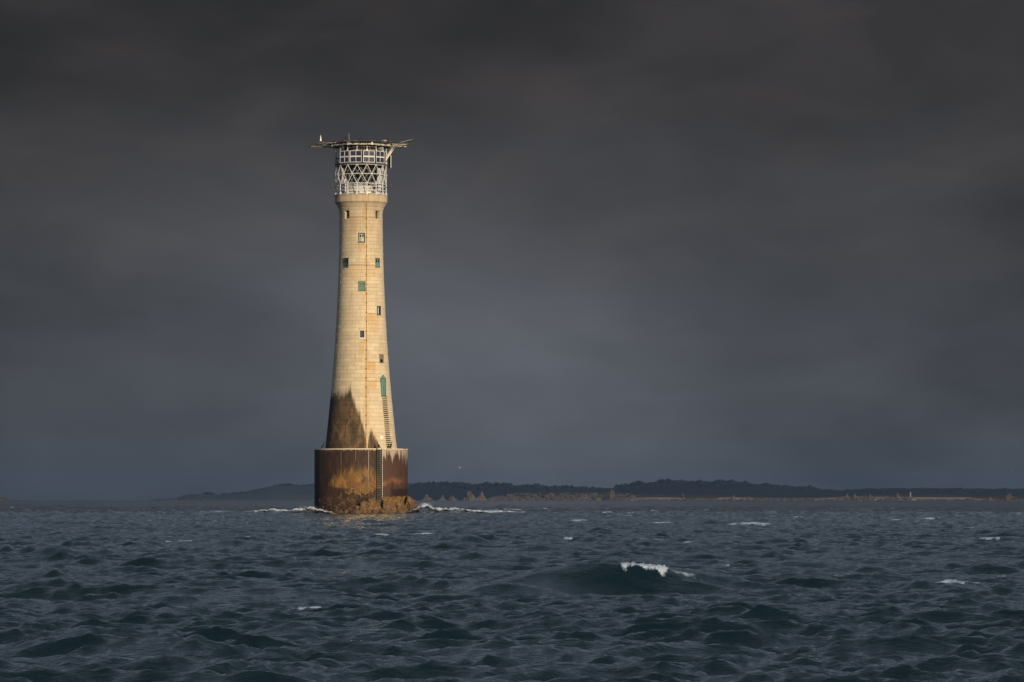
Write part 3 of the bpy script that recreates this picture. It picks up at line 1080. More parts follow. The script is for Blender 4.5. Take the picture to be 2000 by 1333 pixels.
# rungs up to the door
ldr = empty('door_ladder', (0, 0, 0), lighthouse)
zt, zb = zy(779), zy(876)
for i in range(27):
    z = zt + (zb - zt) * i / 26
    am = 50.6 + 1.2 * i / 26
    r = rad(z)
    hw = 0.37
    mb = MB()
    d = 57.3 * hw / r
    mb.sweep([pol(r - .1, am - d, z), pol(r + .16, am - d, z), pol(r + .16, am + d, z), pol(r - .1, am + d, z)], .055, 6)
    mb.build('rung', RUNG, ldr)

# white notice plate and small brackets on the shaft
z = zy(855.5)
pm, pg, pb = material('notice_white')
pb.inputs['Base Color'].default_value = (.78, .75, .72, 1)
mb = MB()
d = 57.3 * .26 / rad(z)
mb.sector(rad(z) - .05, rad(z) + .05, z - .22, z + .22, R(38 - d), R(38 + d), 2)
mb.build('notice_plate', pm, lighthouse)
for row in (653, 657, 664.5):
    z = zy(row)
    mb = MB()
    mb.tube(pol(rad(z) - .1, 88, z), pol(rad(z) + (.35 if row != 657 else .5), 88, z), .035, 6)
    mb.build('bracket', DARKST, lighthouse)

# ---- gallery railing on the cornice
gal = empty('gallery_railing', (0, 0, 0), lighthouse)
PR = 3.40
ANG = [-7 + 22.5 * k for k in range(16)]
ZL0, ZL1, ZL2 = zy(361.5), zy(343), zy(325)
for d in ANG:
    mb = MB()
    mb.tube(pol(PR, d, GZ), pol(PR, d, ZL0), .065, 8)
    p = pol(PR, d, GZ + .17)
    mb.box(p, (.24, .24, .34), R(d))
    mb.build('post', WHITE, gal)
for z, rr, th in ((zy(381.2), PR + .03, .055), (zy(374.5), PR + .03, .05), (zy(367.5), PR + .03, .04)):
    mb = MB()
    mb.ring(rr, z, th, 64, 6)
    mb.build('rail', WHITE, gal)

# ---- lattice frame round the lantern
lat = empty('lattice_frame', (0, 0, 0), lighthouse)
for k, d in enumerate(ANG):
    for s in (-1, 1):
        mb = MB()
        mb.tube(pol(PR, d, ZL0), pol(PR, d + s * 11.25, ZL1), .044, 6)
        mb.tube(pol(PR, d + s * 11.25, ZL1), pol(PR, d, ZL2), .044, 6)
        mb.build('diagonal_bar', WHITE, lat)
    mb = MB()
    mb.box(pol(PR, d + 11.25, ZL1), (.15, .15, .15), R(d + 11.25))
    mb.build('node_block', WHITE, lat)
for z, th in ((ZL0, .06), (ZL1, .05), (ZL2, .06)):
    mb = MB()
    n = 16
    pts = [pol(PR, ANG[0] + (11.25 if z == ZL1 else 0) + 22.5 * k, z) for k in range(17)]
    for p, q in zip(pts[:-1], pts[1:]):
        mb.tube(p, q, th, 6)
    mb.build('ring_bar', WHITE, lat)

# ---- lantern
lan = empty('lantern', (0, 0, 0), lighthouse)
mb = MB()
mb.lathe([(2.75, GZ), (2.75, zy(377)), (2.62, zy(376.5)), (2.62, zy(371)), (2.45, zy(370.5)), (2.45, zy(362.5)), (2.2, zy(362)), (0.5, zy(362))], 48)
mb.build('murette_wall', mat_simple('rust_streaked_white', (0.48, 0.48, 0.49), .6, (0.24, 0.15, 0.11), 1.3, lo=.52, hi=.66), lan)
mb = MB()
mb.lathe([(2.95, GZ + .002), (2.95, zy(380.8)), (2.76, zy(380.5))], 48)
mb.build('gutter', RUST, lan)
for k in range(9):
    mb = MB()
    p = pol(2.77, -60 + k * 16.5, zy(378.6))
    mb.box(p, (.85, .06, .22), R(-60 + k * 16.5))
    mb.build('vent_panel', WHITE if k % 3 else RUST, lan)
LR = 2.12
LZ0, LZ1 = zy(362), zy(297)
gm, gg, gb = material('lantern_glass')
gb.inputs['Base Color'].default_value = (.015, .018, .018, 1)
gb.inputs['Roughness'].default_value = .05
gb.inputs['IOR'].default_value = 1.45
gb.inputs['Alpha'].default_value = .70
for k in range(16):
    mb = MB()
    mb.sector(LR - .02, LR, LZ0, LZ1, R(22.5 * k), R(22.5 * (k + 1)), 1)
    mb.build('pane', gm, lan)
for k in range(16):
    for s in (-1, 1):
        pts = []
        for q in range(5):
            z = LZ0 + (LZ1 - LZ0) * q / 4
            pts.append(pol(LR + .03, 22.5 * k + s * 22.5 * q, z))
        mb = MB()
        mb.sweep(pts, .024, 5)
        mb.build('glazing_bar', GREYP, lan)
mb = MB()
mb.lathe([(0, zy(362)), (1.0, zy(362)), (1.05, zy(358)), (.5, zy(357)), (.5, zy(352)), (.95, zy(350)), (1.15, zy(340)), (1.15, zy(328)), (.95, zy(320)), (.5, zy(316)), (0, zy(315))], 24)
mb.build('optic', mat_simple('lens_bronze', (.05, .055, .04), .2, (.02, .02, .018), 3.0, spec=.7), lan, True)
mb = MB()
mb.lathe([(LR - .1, LZ1 - .1), (LR + .02, LZ1), (LR + .10, zy(295.5)), (LR + .10, zy(288.5)), (1.6, zy(285)), (.8, zy(282.5)), (0, zy(281.5))], 40)
mb.build('roof', mat_simple('lantern_roof_grey', (.25, .22, .19), .6, (.12, .08, .06), 1.5), lan)
mb = MB()
mb.lathe([(LR - .3, zy(298)), (LR + .18, zy(298)), (LR + .18, zy(296)), (LR - .3, zy(296))], 40)
mb.build('roof_gutter', RUST, lan)
# lockers and boards standing on the gallery inside the lattice
for d, r, w, z0, z1, mt in ((-60, 2.95, .75, zy(362), zy(331), GREYP), (-78, 2.85, .5, zy(372), zy(345), GREYP), (-50, 2.8, .45, zy(376), zy(352), WHITE),
                            (58, 2.9, .55, zy(374), zy(331), WHITE), (76, 2.9, .7, zy(370), zy(340), GREYP), (46, 2.95, .4, zy(371), zy(365), DARKST),
                            (25, 2.95, .25, zy(365), zy(361), DARKST), (-88, 2.9, .5, zy(345), zy(326), GREYP), (92, 2.9, .5, zy(360), zy(327), GREYP)):
    mb = MB()
    mb.box(pol(r, d, (z0 + z1) / 2), (w, .25, z1 - z0), R(d))
    mb.box(pol(r + .13, d, (z0 + z1) / 2), (w * .8, .03, (z1 - z0) * .9), R(d))
    mb.build('locker', mt, lan)

# ---- walkway above the lattice and solar panels
wk = empty('upper_walkway', (0, 0, 0), lighthouse)
mb = MB()
mb.lathe([(LR + .05, zy(324.5)), (PR + .12, zy(324.5)), (PR + .12, zy(322.3)), (LR + .05, zy(322.3)), (LR + .05, zy(324.5))], 48)
mb.build('floor_ring', DARKST, wk)
for d in (-112, -100, -88, -76, -64, 76, 88, 100, 112):
    mb = MB()
    mb.tube(pol(PR + .05, d, zy(322)), pol(PR + .05, d, zy(308)), .04, 6)
    mb.build('stanchion', CREAM, wk)
for a0, a1 in ((-114, -62), (72, 114)):
    for row in (308.5, 314.5):
        mb = MB()
        mb.sweep(arc(PR + .05, a0, a1, zy(row), 10), .035, 6)
        mb.build('rail', CREAM, wk)
for d, row, s in ((-72, 312, .36), (-84, 317, .42), (-94, 310, .3), (-100, 320, .4), (84, 316, .36), (-80, 324, .3), (96, 312, .3)):
    mb = MB()
    mb.box(pol(PR - .1, d, zy(row)), (s, s, s * .8), R(d))
    mb.build('equipment_box', DARKST, wk)


def solar_panel(deg, r, w, z0, z1, cells=2):
    p = empty('solar_panel', pol(r, deg, (z0 + z1) / 2), lighthouse)
    p.rotation_euler = (0, 0, R(deg))
    H = z1 - z0
    mb = MB()
    t = .07
    for sx in (-1, 0, 1):
        mb.box((sx * (w / 2 - t / 2), 0, 0), (t if sx else t * .9, .07, H))
    for sz, th in ((-1, t), (0, .17), (1, t)):
        mb.box((0, .004, sz * (H / 2 - t / 2)), (w - t, .06, th))
    mb.build('frame', WHITE, p)
    for sx in (-1, 1):
        for sz in (-1, 1):
            mb = MB()
            mb.box((sx * w / 4, .03, sz * H / 4), (w / 2 - .04, .02, H / 2 - .04))
            mb.build('cell', CELL, p)
    mb = MB()
    mb.box((0, .055, 0), (w - .02, .02, H - .02))
    mb.build('backing', DARKST, p)
    return p


SZ0, SZ1 = zy(321.5), zy(298.5)
for deg in (-36.5, -9.2, 19.3, 48.2):
    solar_panel(deg, 3.52, 1.60, SZ0, SZ1)
solar_panel(104, 3.95, 1.3, zy(328), zy(303))

# ---- posts carrying the helicopter deck
hd = empty('helideck', (0, 0, 0), lighthouse)
HZ = 49.42
for d in ANG:
    mb = MB()
    mb.tube(pol(PR, d, ZL2), pol(PR, d, HZ - .12), .07, 8)
    p = pol(PR, d, SZ1 + .10)
    mb.box(p, (.18, .18, .18), R(d))
    mb.build('column', WHITE, hd)
# deck plate, octagonal
DR = 4.55
mb = MB()
oct_ = [22.5 + 45 * k for k in range(8)]
for z in (HZ, HZ + .14):
    mb.v += [pol(DR, d, z) for d in oct_]
mb.f += [tuple(range(8)), tuple(range(15, 7, -1))] + [(k, (k + 1) % 8, 8 + (k + 1) % 8, 8 + k) for k in range(8)]
mb.build('deck_plate', DARKST, hd)
RB = 4.12
for k in range(8):
    mb = MB()
    mb.tube(pol(RB, 22.5 + 45 * k, HZ - .30), pol(RB, 67.5 + 45 * k, HZ - .30), .125, 8)
    mb.build('ring_beam', CREAM, hd)
    mb = MB()
    mb.box(pol(RB, 22.5 + 45 * k, HZ - .22), (.26, .26, .40), R(22.5 + 45 * k))
    mb.build('beam_joint', CREAM, hd)
for k in range(16):
    mb = MB()
    mb.tube(pol(.6, 11.25 + 22.5 * k, HZ - .13), pol(4.3, 11.25 + 22.5 * k, HZ - .13), .08, 6)
    mb.build('joist', DARKST, hd)
# safety-net frames leaning out all round
for k in range(16):
    d = 11.25 + 22.5 * k
    dz = -.10
    rr = 6.55
    if 80 < d < 110: dz = .55
    if d in (101.25,): rr = 6.75
    if 250 < d < 290: dz, rr = -.25, 6.8
    for s in (-1, 1):
        mb = MB()
        mb.tube(pol(4.1, d + s * 6, HZ - .02), pol(rr, d + s * 6, HZ + dz), .045, 6)
        if 60 < d < 300:
            mb.tube(pol(4.3, d + s * 6, HZ - .32), pol(rr - .8, d + s * 6, HZ + dz - .06), .03, 5)
        mb.build('net_arm', GREYP if k % 2 else DARKST, hd)
    mb = MB()
    for q in range(6):
        f = (q + 1) / 6
        r_ = 4.5 + (rr - 4.5) * f
        mb.sweep(arc(r_, d - 10.5, d + 10.5, HZ - .02 + dz * f, 4), .012 if q < 5 else .03, 4)
    for q in range(9):
        aa = d - 10.5 + 21 * q / 8
        mb.tube(pol(4.5, aa, HZ - .02), pol(rr, aa, HZ + dz), .008, 4)
    mb.build('safety_net', DARKST, hd)
# long outrigger pair at the right and left, with end lamps
for d, r1, z1, nm in ((92, 6.85, HZ + .62, 'a'), (-90, 6.9, HZ - .40, 'b'), (84, 6.25, HZ - .12, 'c'), (-97, 6.3, HZ - .22, 'd'), (97, 6.2, HZ - .3, 'e')):
    mb = MB()
    mb.tube(pol(3.6, d, HZ - .16), pol(r1, d, z1), .032 if nm == 'a' else .05, 6)
    mb.build('outrigger', CREAM if nm in 'ce' else GREYP, hd)
    mb = MB()
    mb.lathe([(0, -.12), (.11, -.12), (.13, .02), (.09, .14), (0, .17)], 8)
    mb.build('edge_lamp', DARKST, hd, loc=pol(r1, d, z1 + .1))
# struts under the deck
for d, r0, r1, z0 in ((80, 3.35, 4.6, zy(311)), (95, 3.30, 4.7, zy(313)), (112, 3.2, 4.6, zy(311)), (180, 3.3, 4.6, zy(311)),
                      (150, 3.3, 4.6, zy(311)), (-150, 3.3, 4.6, zy(311))):
    mb = MB()
    mb.tube(pol(r0, d, z0), pol(r1, d, HZ - .1), .10, 8)
    mb.build('brace', CREAM if d > 0 else GREYP, hd)
for d in (88, 103):
    mb = MB()
    mb.tube(pol(3.4, d, zy(307)), pol(4.15, d, HZ - .1), .05, 6)
    mb.build('thin_brace', CREAM, hd)
for d, r, row, s, mt in ((-62, 2.9, 292, .34, WHITE), (-58, 2.9, 289, .3, WHITE), (62, 3.0, 293, .5, GREYP), (50, 4.2, 280, .34, GREYP)):
    mb = MB()
    mb.box(pol(r, d, zy(row)), (s * 1.5, s, s), R(d))
    mb.build('equipment_box', mt, hd)
# white cone lamp on its plinth at the left end of the nets
mb = MB()
mb.box((0, 0, -.28), (.34, .34, .36))
mb.build('plinth', DARKST, hd, loc=pol(5.4, -86, zy(275)))
mb = MB()
mb.lathe([(0, -.10), (.13, -.10), (.12, 0), (.08, .30), (.045, .54), (.025, .66), (0, .70)], 10)
mb.build('cone_beacon', mat_simple('beacon_white', (.75, .76, .78), .4), hd, loc=pol(5.4, -86, zy(275)))
# side lamps on brackets off the gallery
for d, r, row, h in ((-82, 3.95, 362, .75), (80, 4.05, 363, .55)):
    fl = empty('side_lamp', (0, 0, 0), lighthouse)
    mb = MB()
    mb.tube(pol(PR, d, zy(367)), pol(r, d, zy(366.5)), .05, 6)
    mb.tube(pol(r, d, zy(367)), pol(r, d, zy(row) - h / 2), .05, 6)
    mb.build('arm', DARKST, fl)
    mb = MB()
    mb.lathe([(0, -h / 2), (.2, -h / 2), (.22, -h / 2 + .1), (.14, -h / 2 + .14), (.14, h / 2 - .1), (.18, h / 2 - .06), (.1, h / 2), (0, h / 2 + .05)], 10)
    mb.build('lantern_head', DARKST, fl, loc=pol(r, d, zy(row)))
mb = MB()
mb.tube((0, 0, 0), (0, 0, 1.0), .02, 5)
mb.build('aerial', GREYP, hd, loc=pol(3.9, -22, HZ + .1))

# ------------------------------------------------------------------ rock at the foot of the tower
def rock_mat(name, c0, c1, c2, wet=None, scale=1.0):
    m, g, b = material(name)
    pos = g.n('ShaderNodeNewGeometry').outputs['Position']
    n1 = g.noise(pos, 0.55 * scale, 5, 0.65, 0.4)
    n2 = g.noise(pos, 3.2 * scale, 5, 0.7)
    vr = g.vor(g.vmul(pos, (1.0, 1.0, .7)), 1.3 * scale, 'DISTANCE_TO_EDGE')
    c = g.mix(g.step(n1, .38, .64), c0, c1)
    c = g.mix(g.mul(g.step(n2, .48, .70), .7), c, c2)
    c = g.mix(g.step(vr, .05, .0), c, c2)
    if wet:
        z = g.sep(pos)[2]
        c = g.mix(g.step(g.add(z, g.mul(n1, 1.0)), wet + .5, wet), c, (.018, .012, .009))
    g.put(b.inputs['Base Color'], c)
    b.inputs['Roughness'].default_value = .75
    g.put(b.inputs['Normal'], g.bump(g.add(n2, g.mul(vr, .5)), .16 / scale, .9))
    return m


ROCK = rock_mat('orange_brown_wet_rock', (.095, .052, .024), (.20, .115, .050), (.030, .018, .011), wet=.2)


def chunk(mb, c, s, rz, rx, ry, seed, cuts=9):
    """a fractured block: box cut by random planes"""
    rr = random.Random(seed)
    bm = bmesh.new()
    bmesh.ops.create_cube(bm, size=2.0)
    for _ in range(cuts):
        n = Vector((rr.gauss(0, 1), rr.gauss(0, 1), rr.gauss(0, .8))).normalized()
        d = rr.uniform(.72, 1.05)
        res = bmesh.ops.bisect_plane(bm, geom=bm.verts[:] + bm.edges[:] + bm.faces[:], plane_co=n * d, plane_no=n, clear_outer=True)
        bmesh.ops.contextual_create(bm, geom=[e for e in res['geom_cut'] if isinstance(e, bmesh.types.BMEdge)])
    bmesh.ops.triangulate(bm, faces=bm.faces)
    bmesh.ops.subdivide_edges(bm, edges=[e for e in bm.edges if e.calc_length() > .5], cuts=2, use_grid_fill=True)
    bmesh.ops.triangulate(bm, faces=bm.faces)
    from mathutils import Matrix, Euler
    M = Matrix.Translation(c) @ Euler((rx, ry, rz)).to_matrix().to_4x4() @ Matrix.Diagonal((s[0], s[1], s[2], 1))
    b = len(mb.v)
    bm.verts.ensure_lookup_table()
    for i, v in enumerate(bm.verts):
        v.index = i
        p = M @ v.co
        q = mnoise.noise_vector(p * 1.1) * .13 + mnoise.noise_vector(p * 3.3) * .05
        mb.v.append(tuple(p + q))
    for f in bm.faces:
        mb.f.append(tuple(b + v.index for v in f.verts))
    bm.free()


EX, EH = [-6.3, -4.5, -3.0, -1.5, 0.0, 1.4, 2.4, 3.4, 4.6, 5.6, 6.3, 7.0, 7.5, 8.1, 8.7], [-.2, .25, .55, .9, 1.35, 1.9, 2.1, 1.75, 1.5, 1.7, 2.3, 2.25, 1.95, 1.3, .4]
mb = MB()
rows = []
NA, NT = 190, 46
for j in range(NT + 1):
    t = j / NT
    row = []
    for i in range(NA + 1):
        deg = -92 + 214.0 * i / NA
        sx = math.sin(R(deg))
        reach = 1.1 + 1.5 * max(0.0, min(1.0, (deg + 60) / 70.0)) * (1 if deg < 60 else max(.85, 1 - (deg - 60) / 120.0))
        rr = CR - .15 + t * reach
        x, y = rr * sx, -rr * math.cos(R(deg))
        env = float(np.interp(x, EX, EH))
        p = Vector((x + .35 * y, y, env)) * .62
        # tilted bedding: long slabs dipping to the right
        q = Vector((x * .9 + env * .5, y * .55, .3 * x))
        d, pts_ = mnoise.voronoi(q * .75)
        cell = mnoise.cell(pts_[0] * 7.3)
        crack = min(1.0, (d[1] - d[0]) / .16)
        fac = (cell - .5) * .55 + .55 * ((pts_[0] - q * .75).x)
        z = env * (1 - .35 * t) - 2.3 * max(0.0, t - .52) ** 1.15 * 2.0
        z += fac * (.35 + .65 * min(1, t * 4)) - .38 * (1 - crack)
        z += .16 * mnoise.fractal(p * 3.0, 1.0, 2.0, 4)
        push = .22 * mnoise.fractal(p * 2.0 + Vector((9, 0, 0)), 1.0, 2.0, 3) + .18 * (cell - .5)
        row.append((x + push * sx, y - push * math.cos(R(deg)), z))
    rows.append(row)
mb.quadgrid(rows)
rk = random.Random(3)
for i in range(16):
    x = rk.uniform(-3.5, 7.6)
    ring = math.sqrt(max(8.0 ** 2 - min(abs(x), 7.9) ** 2, 0.2))
    chunk(mb, (x, -ring + rk.uniform(-.2, .5), rk.uniform(-.5, .1)), (rk.uniform(.3, .7), rk.uniform(.3, .6), rk.uniform(.3, .55)), rk.uniform(-.4, .4), .1, rk.gauss(.4, .2), 300 + i, 7)
rock = mb.build('rock_ledge', ROCK, None, loc=TWR)
tag(rock, 'orange brown fractured rock ledge at the foot of the lighthouse drum', 'rock')

# ------------------------------------------------------------------ white water as real spray lumps
fm, fg, fb = material('sea_foam')
fb.inputs['Base Color'].default_value = (.36, .42, .51, 1)
fb.inputs['Roughness'].default_value = .8
fb.inputs['Specular IOR Level'].default_value = .2
FOAM = fm


SURF, sg, sb = material('broken_surf')
spos = sg.n('ShaderNodeNewGeometry').outputs['Position']
e_ = sg.n('ShaderNodeAttribute', attribute_name='cover').outputs['Fac']
n_ = sg.add(sg.mul(sg.sub(sg.noise(spos, 1.6, 6, .75, .5), .5), 1.7), sg.mul(sg.sub(sg.noise(spos, 6.0, 5, .75), .5), 1.1))
sg.put(sb.inputs['Alpha'], sg.step(sg.add(e_, n_), .30, .75))
sb.inputs['Base Color'].default_value = (.50, .56, .63, 1)
sb.inputs['Roughness'].default_value = .8
sb.inputs['Specular IOR Level'].default_value = .2
sg.put(sb.inputs['Normal'], sg.bump(sg.noise(spos, 7.0, 5, .7), .12, .8))


def foam_cluster(name, pts, label):
    mb = MB()
    for (p, r) in pts:
        mb.blob(p, r, ICO1, .35)
    o = mb.build(name, FOAM, None, True)
    return tag(o, label, 'foam', kind='stuff')


def surf_sheet(label, x0, x1, y0, y1, hf, seed):
    nx, ny = int((x1 - x0) / .12), int((y1 - y0) / .16)
    mb = MB()
    rows, cov = [], []
    for j in range(ny + 1):
        y = y0 + (y1 - y0) * j / ny
        row = []
        for i in range(nx + 1):
            x = x0 + (x1 - x0) * i / nx
            h, c = hf(x, y)
            n = .5 + .5 * mnoise.fractal(Vector((x * .9, y * .9, seed)), .9, 2.0, 5)
            n2 = mnoise.fractal(Vector((x * 2.6, y * 2.6, seed + 5)), .8, 2.0, 4)
            z = h * (.35 + .75 * n) + .10 * n2 * (1 if h > .05 else 0)
            row.append((x, y, z - .12 * (1 - min(1, c))))
            cov.append(c)
        rows.append(row)
    mb.quadgrid(rows)
    o = mb.build('surf_foam', SURF, None, True, loc=TWR)
    at_ = o.data.attributes.new('cover', 'FLOAT', 'POINT')
    at_.data.foreach_set('value', cov)
    bpy.context.view_layer.update()
    # flung droplets, joined to the same mass of spray
    return tag(o, label, 'foam', kind='stuff')


def gz(v, c, w):
    return math.exp(-((v - c) / w) ** 2)


surf_sheet('white surf breaking at the left foot of the lighthouse drum', -16.5, -3.2, -9.0, -2.5,
           lambda x, y: (.34 + .65 * gz(x, -6.6, 1.6) + .36 * gz(x, -11, 3.2), 1.5 * gz(y, -5.9 - .12 * (x + 6), 1.5) * min(1, max(0, (-3.2 - x) / 1.2)) * min(1, (x + 16.5) / 4)), 2.0)
surf_sheet('white surf streaming off the rock on the right of the drum', 6.0, 24.0, -8.0, .5,
           lambda x, y: (.36 + 1.05 * gz(x, 8.6, 1.1) + .45 * gz(x, 12.0, 3.4), 1.5 * gz(y, -4.4, 1.9) * min(1, max(0, (x - 6.0) / 1.0)) * min(1, (24 - x) / 8)), 6.0)
pts = []
for _ in range(260):
    if random.random() < .35:
        x, y = random.gauss(-6.4, .8), random.gauss(-5.2, .8)
        z = random.uniform(.3, 1.0)
    else:
        x, y = random.gauss(8.7, .6), random.gauss(-4.4, 1.0)
        z = random.uniform(.4, 1.5)
    pts.append(((TX + x, DIST + y, z), random.uniform(.015, .05)))
foam_cluster('spray', pts, 'fine spray thrown up beside the rock and drum')


# ------------------------------------------------------------------ distant land
def terrain(name, prof, d, depth, base_drop, mat, rough, seed, label, step_px=3, power=.6, kind='structure'):
    xs = np.array([p[0] for p in prof], float)
    ys = np.array([p[1] for p in prof], float)
    n = int((xs[-1] - xs[0]) / step_px) + 1
    cols = np.linspace(xs[0], xs[-1], n)
    top = np.interp(cols, xs, ys)
    mb = MB()
    rows = []
    seaz = -d * d / (2 * EARTH) - base_drop
    nv = 15
    for j in range(nv):
        v = -1 + 2 * j / (nv - 1)
        dd = d + depth * .5 * v
        row = []
        for i in range(n):
            h = EYE + (EYE_ROW - top[i]) * d / FPX - seaz
            e = max(0.0, 1 - abs(v) ** 2.2) ** power
            x = (cols[i] - 1000) * d / FPX
            q = mnoise.fractal(Vector((x * .02, dd * .02, seed)), 1.0, 2.0, 4)
            z = seaz + max(0.0, h) * e * (1 + rough * q * (0.4 + .6 * abs(v))) + (rough * 4 * q * e if h > 4 else 0)
            row.append((x, dd, z))
        rows.append(row)
    mb.quadgrid(rows)
    o = mb.build(name, mat, None, False)
    return tag(o, label, kind=kind)


LANDM = mat_simple('cloud_shaded_heath', (0.022, 0.027, 0.031), .95, (0.030, 0.031, 0.030), .012, spec=.05)  # cloud shade over the land put into a dark bluish base
TREEM = mat_simple('cloud_shaded_foliage', (0.016, 0.021, 0.026), .95, (0.024, 0.028, 0.030), .05, spec=.05)  # tree colour also carries the cloud shade
HEATH = mat_simple('brown_heath_and_bracken', (0.058, 0.046, 0.036), .95, (0.034, 0.034, 0.030), .03, spec=.05)
SAND = mat_simple('pale_shingle_beach', (0.26, 0.215, 0.165), .95, (0.15, 0.125, 0.10), .06, spec=.05)
SHORER = rock_mat('grey_brown_shore_rock', (.055, .051, .048), (.095, .085, .076), (.028, .026, .025), scale=.12)
DARKR = rock_mat('dark_shore_rock', (.040, .032, .026), (.075, .056, .040), (.022, .018, .016), scale=.12)

FARP = [(300, 979), (308, 977), (318, 974.5), (332, 973.5), (341, 976.5), (350, 976.5), (362, 972), (376, 968), (395, 967), (405, 964.5), (416, 967),
        (440, 966.5), (470, 964), (490, 962), (512, 957), (530, 952), (546, 949), (562, 948), (582, 949.5), (615, 948), (700, 947),
        (812, 946.5), (850, 947), (956, 949), (1050, 952), (1140, 955), (1200, 955), (1215, 951), (1240, 948.5), (1270, 945.5), (1300, 943.5), (1360, 944), (1430, 943.5),
        (1455, 945), (1472, 949), (1512, 952), (1560, 954), (1600, 957), (1640, 960), (1690, 957), (1800, 956), (1900, 956.5), (2080, 957)]
FD = 6600.0
LANDF = mat_simple('haze_toned_hill', (0.050, 0.056, 0.060), .95, (0.040, 0.044, 0.048), .006, spec=.05)  # lighter base puts the distance haze into the hill's colour
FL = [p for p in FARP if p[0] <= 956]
FR = [(806, 977), (811, 952)] + [p for p in FARP if p[0] >= 812]
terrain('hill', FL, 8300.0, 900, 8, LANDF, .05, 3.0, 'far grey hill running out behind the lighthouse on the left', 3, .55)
terrain('hill', FR, FD, 1500, 6, LANDM, .06, 3.0, 'low dark wooded hills along the right hand horizon', 3, .55)

# woodland on the ridge: many uneven crowns
mb = MB()
fx = np.array([p[0] for p in FARP], float)
fy = np.array([p[1] for p in FARP], float)
GAPS = [(300, 352), (418, 436), (600, 604), (806, 812), (874, 878), (955, 958), (1052, 1056), (1146, 1154), (1196, 1204)]
wr = random.Random(12)
px = 352.0
while px < 2070:
    if any(a < px < b for a, b in GAPS):
        px += 1.5
        continue
    row = np.interp(px, fx, fy)
    strong = 1.0 if (1200 < px < 1600 or 812 < px < 1150) else (.8 if px < 620 else .55)
    cl = .6 + .8 * max(0, mnoise.noise((px * .035, 2.0, 0)) + .35)
    r = wr.uniform(2.0, 4.4) * strong * cl
    for k in range(4):
        dd = (FD if px > 812 else 8300.0) + wr.uniform(-120, 160)
        x, y, z = at(px + wr.uniform(-3, 3), row, dd)
        for q in range(2):
            mb.blob((x + wr.uniform(-2, 2), y, z + wr.uniform(-.6, .75) * r), r * wr.uniform(.5, .95), ICO1, .3, .85)
    px += wr.uniform(1.3, 2.8)
for _ in range(900):
    px = wr.uniform(820, 2060)
    row = np.interp(px, fx, fy) + 2 + 14 * wr.random() ** 1.5
    if row > 973:
        continue
    dd = FD - 150 - 330 * wr.random()
    # lower slopes carry hedges and scrub
    x = (px - 1000) * FD / FPX
    mb.blob((x, dd, EYE + (EYE_ROW - row) * dd / FPX - 1.0), wr.uniform(1.5, 4.5), ICO1, .3, .6)
tag(mb.build('woodland', TREEM), 'dark tree belt along the crest of the far hills', 'woodland', kind='stuff')

# nearer low island
NP = [(948, 980), (956, 977), (964, 971), (984, 967), (1000, 964), (1040, 962.5), (1060, 961), (1100, 961), (1140, 961), (1190, 962), (1240, 965), (1300, 966),
      (1370, 967), (1430, 969), (1480, 970), (1530, 972), (1580, 971.5), (1640, 969.5), (1680, 968), (1740, 966.5), (1800, 966.5), (1850, 966.5), (1900, 968),
      (1950, 970), (2080, 971)]
ND = 4700.0
terrain('low_island', NP, ND, 420, 4, HEATH, .05, 8.0, 'low brown heath island before the dark hills', 2.5, .5)
SP = [(1225, 979), (1232, 974.0), (1260, 972.2), (1300, 972), (1338, 973.2), (1346, 977), (1392, 977), (1398, 972.5), (1430, 971.8), (1478, 973.4), (1486, 976), (1580, 976),
      (1596, 973.6), (1680, 970.6), (1800, 971.6), (1890, 972.0), (1900, 974), (1960, 975.5), (2080, 976)]
terrain('beach', SP, 4440.0, 130, 3, SAND, .03, 5.0, 'pale shingle beach strip along the low island', 2.5, .35)


def jagged(mb, c, r, h, seed, tall=1.0, ico=ICO3, spiky=.55):
    vs, fs = ico
    b = len(mb.v)
    s = Vector((seed * 3.1, seed * 1.7, seed * .9))
    for p in vs:
        v = Vector(p)
        n1 = mnoise.noise(v * 1.6 + s)
        n2 = abs(mnoise.noise(v * 3.6 + s))
        n3 = abs(mnoise.noise(v * 8.0 + s))
        up = max(0.0, v.z)
        k = 1 + spiky * .7 * n1 + .35 * (n2 - .25) + .22 * (n3 - .2)
        w = (1 - .62 * up ** 1.1)
        mb.v.append((c[0] + v.x * r * k * w, c[1] + v.y * r * k * w, c[2] + v.z * h * (1 + spiky * (n2 * 1.3 + n3 * .8 - .45)) * (1 if v.z > 0 else .2)))
    for q in fs:
        mb.f.append(tuple(b + i for i in q))


def crag(name, px, top, wpx, d, mat, seed, label, parts=3, group=None):
    mb = MB()
    sz = -d * d / (2 * EARTH)
    x = (px - 1000) * d / FPX
    h = EYE + (EYE_ROW - top) * d / FPX - sz
    r = .5 * wpx * d / FPX
    rr = random.Random(seed)
    jagged(mb, (0, 0, 0), r * .72, h * .92, seed)
    for i in range(parts):
        a = rr.uniform(-.75, .75) * r
        k = 1 - abs(a) / r
        jagged(mb, (a, rr.uniform(-.4, .4) * r, 0), r * rr.uniform(.3, .5), h * rr.uniform(.35, .8) * (.4 + .6 * k), seed + 7 + i, ico=ICO2)
    o = mb.build(name, mat, None, loc=(x, d, sz))
    tag(o, label, 'rock')
    if group:
        o['group'] = group
    return o


